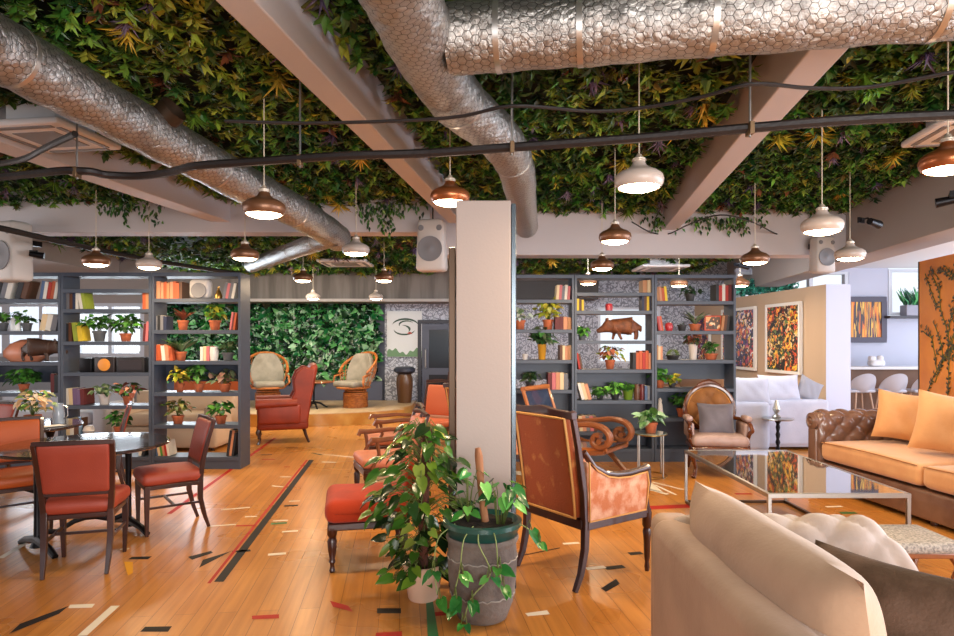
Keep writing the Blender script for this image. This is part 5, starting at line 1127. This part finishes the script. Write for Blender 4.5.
plant('RC', 1, 682, 'empty-looking dark bowl with low succulents, right end bay', potm=potd, r=.06, ph=.08, kind='cactus', n=40, h=.05, sp=.04, leafL=.02, cols=GD); plant('RC', 1, 695, 'spiky agave in a terracotta bowl, right end bay second shelf', kind='spear', n=12, h=.22, cols=['#7a8a6a', '#4a5a4a'], r=.075, ph=.09, wr=.14)
plant('RC', 2, 673, 'round cactus cluster in a low bowl, right end bay third shelf', potm=potd, kind='cactus', n=160, h=.1, sp=.1, leafL=.03, cols=['#5c7a34', '#7a8a4a'], r=.09, ph=.06); plant('RC', 2, 693, 'brown-leaved plant in a tall cream pot, right end bay', potm=potw, rim=False, r=.06, ph=.2, h=.22, sp=.15, n=40, cols=GP+GD)
plant('RC', 2, 711, 'grassy plant in a wide terracotta pot, right end bay third shelf', h=.16, sp=.1, n=40, r=.085, ph=.08, cols=GD+GR); plant('RC', 3, 660, 'green plant in a terracotta pot at the left of the fourth right-bay shelf', h=.16, sp=.14, n=60, r=.06, cols=GR)
plant('RC', 3, 672, 'yellow-green plant beside it on the fourth right-bay shelf', potm=potd, h=.12, sp=.1, n=40, r=.05, ph=.06, cols=GY); plant('RC', 4, 682, 'leafy green plant in a terracotta pot left of the spoon-back armchair', h=.22, sp=.17, n=80, r=.07, ph=.11)
plant(None, 0, 0, 'broad-leaved plant in a terracotta pot on the wire side table', loc=(1.99, 7.33, .502), h=.14, sp=.2, n=46, leafL=.11, r=.075, ph=.12, cols=['#5c8a4c', '#3c6a34', '#8aa88a'])
plant(None, 0, 0, 'white and orange flowering plant in terracotta on the second round table', loc=(-4.2, 6.05, .752), h=.26, sp=.2, n=90, leafL=.06, r=.07, ph=.1, cols=['#e4c8a0', '#6a8a3c', '#d8a878', '#3f5a24'])
# ---------------------------------------------------------------- other shelf things
def on(u, sh, px, dy=.12): Y, zs, _, _, _ = UNITS[u]; return Vector(((px-477)/FPX*(Y+dy), Y+dy, zs[sh]+.001))
def solo(mb, name, m, loc, label, cat, rz=0, **k):
    o = mb.build(name, m, **k); o.location = loc; o.rotation_euler.z = rz; return tag(o, label, cat)
t = thing('lantern', 'white metal lantern with arched handle, leftmost bay second shelf', 'lantern', on('L1', 1, 16)); b = MB(); b.lathe([(.06, 0), (.062, .01), (.055, .15), (.04, .17), (.001, .175)], 20); b.build('body', mat('enamel_white', '#dfe4e8', .3), t); b = MB(); b.tube([(.05*math.cos(PI*i/10), 0, .15+.07*math.sin(PI*i/10)) for i in range(11)], .005, 5); b.build('handle', black_m, t)
b = MB(); b.lathe([(.001, 0), (.15, .0), (.22, .06), (.22, .13), (.15, .22), (.05, .27), (.001, .275)], 24, fn=lambda v: (v.x*1.25, v.y*.5, v.z)); solo(b, 'domed_vessel', mat('coral_ceramic', '#d98c6c', .4), on('L1', 2, 26, .2), 'rounded coral pink vessel behind the dark animal figure', 'vessel')
def animal(name, label, chain, radii, legs, loc, rz, m, s=1.0):
    vs = [Vector(c)*s for c in chain]; ed = [(i, i+1) for i in range(len(chain)-1)]; R = [r*s for r in radii]
    for root, pts, rs in legs:
        prev = root
        for p, r in zip(pts, rs): vs.append(Vector(p)*s); R.append(r*s); ed.append((prev, len(vs)-1)); prev = len(vs)-1
    me = bpy.data.meshes.new(name); me.from_pydata(vs, ed, []); me.materials.append(m); o = bpy.data.objects.new(name, me); C.objects.link(o)
    k = o.modifiers.new('skin', 'SKIN'); k.use_smooth_shade = True
    for i, d in enumerate(me.skin_vertices[0].data): d.radius = (R[i], R[i]); d.use_root = (i == 2)
    q = o.modifiers.new('sub', 'SUBSURF'); q.levels = 2; q.render_levels = 2
    o.location = loc; o.rotation_euler.z = rz; return tag(o, label, 'figurine')
boar_legs = [(1, [(.12, .05, .13), (.1, .05, .06), (.09, .05, .01)], [.035, .02, .02]), (1, [(.15, -.05, .13), (.17, -.05, .06), (.2, -.05, .01)], [.035, .02, .02]),
             (4, [(.42, .05, .14), (.44, .05, .06), (.42, .05, .01)], [.04, .02, .02]), (4, [(.4, -.05, .14), (.39, -.05, .06), (.38, -.05, .01)], [.04, .02, .02]), (0, [(.0, .04, .28), (.0, .05, .32)], [.025, .01]), (0, [(.0, -.04, .28), (.0, -.05, .32)], [.025, .01])]
chainb = [(.02, 0, .2), (.12, 0, .2), (.2, 0, .21), (.3, 0, .205), (.39, 0, .19), (.46, 0, .18), (.48, 0, .12)]
rb = [.08, .115, .125, .12, .105, .05, .008]
snout = (0, [(-.05, 0, .165), (-.12, 0, .135), (-.15, 0, .13)], [.058, .036, .028])
boarm = mat('carved_boar_wood', '#7a4424', .6, col2='#5a2f18', nscale=18, bump=.5, bscale=60)
animal('boar_figure', 'carved brown wooden boar figure striding on the third shelf', chainb, rb, boar_legs+[snout], on('RB', 2, 607), 0, boarm, .92)
animal('boar_figure', 'dark brown carved animal figure in front of the coral vessel, leftmost bay', chainb, rb, boar_legs+[snout], on('L1', 2, 57, .07)+Vector((.0, 0, 0)), PI, mat('dark_carved_wood', '#3c2820', .5, bump=.5, bscale=60), .88)
def carton(w, d, h): return MB().rbox(w, d, h, .008, (0, 0, h/2))
t = thing('radio', 'dark vintage radio with a round orange dial on the middle left bay', 'radio', on('L2', 3, 108)); carton(.24, .16, .185).build('case', mat('radio_case', '#2a2528', .4), t)
b = MB(); b.M = Matrix.Translation((0, -.082, .09)) @ Matrix.Rotation(PI/2, 4, 'X'); b.lathe([(.075, 0), (.075, .006), (.06, .01), (.001, .01)], 28); b.build('dial', mat('dial_orange', '#d08a3c', .4), t)
solo(carton(.15, .16, .17), 'storage_box', black_m, on('L2', 3, 89), 'dark box left of the radio', 'box'); b = carton(.34, .17, .18); b.mat = 1; b.box(-.14, .14, -.088, -.083, .03, .15); solo(b, 'storage_box', [mat('box_dark', '#1c1a1f', .5), mat('box_face', '#2e2a30', .4)], on('L2', 3, 134), 'long dark box right of the radio', 'box')
t = thing('loudspeaker', 'white sculptural loudspeaker with grey disc on the top shelf of the end bay', 'loudspeaker', on('L3', 0, 201)); b = MB(); b.rbox(.26, .14, .245, .06, (0, 0, .123), n=4); b.build('cabinet', spk_w, t)
b = MB(); b.M = Matrix.Translation((0, -.072, .1)) @ Matrix.Rotation(PI/2, 4, 'X'); b.lathe([(.095, 0), (.09, .008), (.04, .003), (.001, .01)], 24); b.build('cone', spk_c, t)
solo(MB().lathe([(.001, 0), (.045, 0), (.05, .03), (.03, .08), (.012, .12), (.012, .15), (.001, .15)], 16), 'brass_bottle', brass, on('L3', 0, 218.5), 'squat brass bottle right of the white loudspeaker on the top shelf', 'bottle')
solo(MB().lathe([(.001, 0), (.05, 0), (.062, .1), (.055, .17), (.05, .17), (.04, .02)], 20), 'vase', mat('white_glaze', '#d8d2ce', .3), on('L3', 2, 213.5), 'plain white vase beside the pale books on the third end-bay shelf', 'vase')
solo(MB().lathe([(.001, 0), (.03, 0), (.036, .02), (.036, .16), (.02, .19), (.018, .22), (.001, .22)], 16), 'bottle', mat('blue_glass', '#7a9ab8', .1, coat=.5), on('L2', 5, 79.5), 'pale blue glass bottle on the sixth shelf of the middle left bay', 'bottle')
solo(MB().lathe([(.001, 0), (.05, 0), (.07, .05), (.05, .1), (.03, .11), (.001, .11)], 16), 'sugar_bowl', potw, on('L2', 5, 89), 'round white bowl right of the blue glass bottle', 'bowl')
solo(MB().lathe([(.001, 0), (.04, 0), (.055, .05), (.04, .1), (.02, .11), (.001, .11)], 16), 'red_jar', mat('red_glaze', '#b02a34', .3), on('RC', 1, 669), 'round red jar right of the leaning red books', 'jar')
solo(MB().lathe([(.001, 0), (.045, 0), (.05, .05), (.04, .09), (.001, .1)], 16), 'red_jar', mat('red_glaze', '#b02a34', .3), on('RB', 1, 609), 'red domed pot on the second shelf above the boar', 'jar')
t = thing('photo_frame', 'orange picture in a small frame, right end bay second shelf', 'picture frame', on('RC', 1, 713, .1)); b = MB(); b.box(-.11, .11, 0, .02, 0, .2); b.build('frame', mat('frame_orange', '#b8431c', .4), t, smooth=0, bevel=.004); b = MB(); b.box(-.09, .09, -.003, 0, .02, .18); b.build('print', art_mat('art_orange', ['#e8803c', '#f0a868', '#c8502a', '#e8c8a0'], 14), t, smooth=0)
for px, c, lb in ((637, 'brown', 'left brown stoneware jar on the fifth boar-bay shelf'), (642, 'maroon', 'right brown stoneware jar on the fifth boar-bay shelf')):
    solo(MB().lathe([(.001, 0), (.04, 0), (.045, .1), (.045, .15), (.03, .18), (.03, .2), (.001, .2)], 16), 'stoneware_jar', mat('stone_'+c, CN[c], .35), on('RB', 4, px), lb, 'jar')
solo(MB().lathe([(.03, 0), (.05, .02), (.035, .1), (.03, .16), (.02, .19), (.028, .22), (.001, .25)], 14), 'figurine', potw, on('RC', 4, 660), 'slim white figurine on the fifth shelf, right end bay', 'figurine')
solo(MB().lathe([(.001, 0), (.03, 0), (.034, .07), (.03, .075), (.001, .075)], 14), 'candle', potw, on('RA', 2, 525), 'small white candle cup on the third shelf near the pillar', 'candle')
# things on the second round table
t = thing('glass_jug', 'clear glass water jug on the second round table', 'jug', (-4.02, 6.15, .752)); b = MB(); b.lathe([(.045, 0), (.05, .004), (.052, .1), (.042, .17), (.045, .2)], 20, cap=False); b.lathe([(.001, .003), (.05, .003)], 20, cap=False); b.build('body', mat('jug_glass', '#aebccc', .08, alpha=.55, coat=.6), t); b = MB(); b.tube([(.045, 0, .18), (.085, 0, .16), (.085, 0, .08), (.05, 0, .05)], .006, 6); b.build('handle', steel, t)
for i, (x, y, rz, lb) in enumerate(((-4.1, 5.85, .3, 'white menu card nearest the glass jug on the second table'), (-3.98, 5.98, 1.0, 'white menu card at the right rim of the second table'))):
    b = MB(); b.box(-.1, .1, -.07, .07, 0, .003); solo(b, 'menu_card', mat('paper', '#dcdad6', .7), (x, y, .752+.004*i), lb, 'card', rz, smooth=0)
# ================================================================= foreground plants
t = thing('potted_plant', 'tall bushy pothos on a moss pole in a white pot, left of the pillar', 'plant', (-.325, 3.86, 0))
b = MB(); b.lathe([(.001, 0), (.082, 0), (.09, .01), (.122, .2), (.125, .215), (.115, .215), (.105, .17), (.001, .165)], 32); b.build('pot', mat('pot_blush', '#d8b49c', .45), t); b = MB(); b.lathe([(.001, .165), (.108, .17), (.1, .178), (.001, .185)], 20); b.build('soil', soil, t)
b = MB(); b.tube([(0, 0, .15), (.005, 0, .6), (.03, .0, 1.02)], [.03, .032, .026], 12); b.build('moss_pole', mat('coir', '#5a3020', .95, col2='#3a1e14', nscale=30, bump=.8, bscale=120), t)
def pothos(parent, spec, cols, name='foliage', pole=None):
    """spec: list of (base point, tip point, leaf length)"""
    eb = MB(); P = []; D = []; Nn = []; L_ = []
    for a, p, l in spec:
        a = Vector(a); p = Vector(p); out = Vector((p.x-a.x, p.y-a.y, 0)); out = out.normalized() if out.length > 1e-4 else Vector((1, 0, 0))
        mid = (a+p)/2+Vector((0, 0, .05)); eb.tube([a, mid, p], .003, 4)
        d = out+Vector((RNG.standard_normal()*.45, RNG.standard_normal()*.45, -.55+RNG.standard_normal()*.3)); P.append(tuple(p)); D.append(tuple(d)); Nn.append((out.x*.5+RNG.standard_normal()*.25, out.y*.5-.35+RNG.standard_normal()*.2, .8)); L_.append(l)
    L_ = np.array(L_); n = len(P); return leaves(name, P, D, Nn, L_, L_*.72, pal(cols, n, .3), 'heart', parent, leafmat('leaf_glossy', .25), extra=eb)
rr = random.Random(11); spec = []
for i in range(270):
    z = .12+.93*rr.random(); a = rr.random()*2*PI; wdt = .34*math.sin(PI*min(1, (z+.12)/1.22))**.5; wdt *= (1.0 if z > .45 else .9); r = wdt*(.35+.6*rr.random()); x = r*math.cos(a)-.015; y = r*math.sin(a)*.8
    if x > .1: y = min(y, .02)
    if z < .26 and r < .14: r = .16
    zb = max(.18, z-.05*rr.random()); spec.append(((.02*math.cos(a), .02*math.sin(a), zb), (x, y, max(.1, z)), .065+.05*rr.random()))
pothos(t, spec, ['#2c4e18', '#3c641e', '#1f3a16', '#688428', '#335a1c', '#8a9c40', '#182c12'])
t = thing('potted_plant', 'big weathered stone pot with green bowl and trailing vines, at the pillar foot', 'plant', (.03, 3.6, 0))
stone = mat('weathered_stone', '#5c534e', .85, col2='#7d756e', nscale=5, bump=.7, bscale=35)
b = MB(); b.lathe([(.001, 0), (.12, 0), (.14, .012), (.172, .1), (.19, .22), (.196, .33), (.19, .42), (.2, .44), (.205, .455), (.2, .47), (.18, .47), (.17, .4), (.001, .38)], 40); b.build('outer_pot', stone, t)
b = MB()
for z, r in ((.35, .1965), (.15, .182)):
    b.tube([(r*math.cos(a*PI/24), r*math.sin(a*PI/24), z+.006*math.sin(a*2.5)) for a in range(48)], .004, 5, closed=True)
b.build('relief_band', mat('relief_pale', '#9a938c', .8), t)
b = MB(); b.lathe([(.001, .4), (.15, .42), (.19, .47), (.213, .52), (.222, .525), (.222, .55), (.2, .555), (.18, .53), (.001, .52)], 40); b.build('inner_bowl', mat('green_bowl', '#1f4f48', .3, coat=.3), t)
b = MB(); b.lathe([(.001, .53), (.15, .533), (.19, .53), (.19, .525), (.001, .52)], 28, fn=lambda v: (v.x, v.y, v.z+.006*math.sin(v.x*60)*math.sin(v.y*50))); b.build('soil', soil, t)
b = MB(); b.tube([(.02, .02, .5), (-.005, .02, .7), (-.02, .02, .9), (-.026, .02, .945)], [.022, .02, .023, .015], 10); b.build('stake', mat('stake_wood', '#a87048', .7, col2='#7a4a2c', nscale=12, stretch=(1, 1, .2), bump=.3), t)
rr = random.Random(4); spec = []
for k in range(16): a = rr.random()*2*PI; r = .04+.09*rr.random(); spec.append(((.1+.02*math.cos(a), -.05, .53), (.11+r*math.cos(a)*.8, -.05+r*math.sin(a), .6+.17*rr.random()), .075+.035*rr.random()))
for k in range(18): a = rr.random()*2*PI; r = .03+.1*rr.random(); spec.append(((-.08, .0, .53), (-.09+r*math.cos(a), r*math.sin(a), .58+.25*rr.random()), .06+.04*rr.random()))
vines = [[(-.05, -.15, .55), (-.1, -.23, .5), (-.12, -.25, .35), (-.15, -.24, .22), (-.14, -.24, .17)], [(.05, -.18, .55), (.07, -.25, .5), (.08, -.25, .38), (.1, -.24, .28)], [(-.15, -.1, .55), (-.24, -.14, .48), (-.26, -.16, .33), (-.24, -.2, .2)], [(.17, -.08, .55), (.24, -.1, .53), (.3, -.12, .47)], [(-.02, -.2, .55), (-.02, -.245, .48), (.04, -.245, .33), (-.06, -.24, .2), (-.1, -.23, .08)]]
o = pothos(t, spec+[((p[0], p[1], p[2]), (p[0]+.02*rr.uniform(-1, 1), p[1]-.03, p[2]-.01), .05+.04*rr.random()) for v in vines for p in v[2:] for _ in range(2)]+[(vines[3][1], (.27, -.12, .52), .1)], ['#3f8232', '#286a2c', '#64a84c', '#32783c', '#1e5026'])
b = MB()
for v in vines: b.tube(smooth_path(v, 4), .0035, 5)
b.build('vine', mat('vine_stem', '#8a9a5c', .6), t)
# ================================================================= light
def area(name, loc, rot, sx, sy, e, col):
    ld = bpy.data.lights.new(name, 'AREA'); ld.shape = 'RECTANGLE'; ld.size = sx; ld.size_y = sy; ld.energy = e; ld.color = col
    o = bpy.data.objects.new(name, ld); C.objects.link(o); o.location = loc; o.rotation_euler = rot; return o
area('window_daylight_right', (8.9, 3.2, 1.7), (0, math.radians(90), 0), 2.2, 7.5, RIGHTW, (.78, .86, 1))
area('window_daylight_bar', (9.2, 9.8, 1.9), (0, math.radians(90), 0), 1.8, 4.5, BARW, (.82, .88, 1))
area('window_daylight_behind', (2.6, -2.7, 1.6), (math.radians(85), 0, 0), 6, 1.8, BACKW, (1, .96, .92))
area('window_daylight_left', (-9.2, 5, 1.8), (0, math.radians(-90), 0), 1.8, 6, LEFTW, (.95, .9, .9))  # added fill in front of the solid left wall, which has no window
area('window_daylight_rear', (-7.2, 12.6, 2.1), (math.radians(-95), 0, 0), 3.8, 1.3, REARW, (.8, .9, 1))
area('rear_room_light', (1.7, 8.75, 2.95), (math.radians(55), 0, 0), 4, .4, REARW, (.95, .95, 1))  # unseen fill added behind the crossbeam to brighten the rear of the room
area('stage_light', (-4.0, 11.2, 2.75), (math.radians(25), 0, 0), 2.5, .6, STAGEW, (1, .88, .7))  # fill added to brighten the stage, stands for no fixture
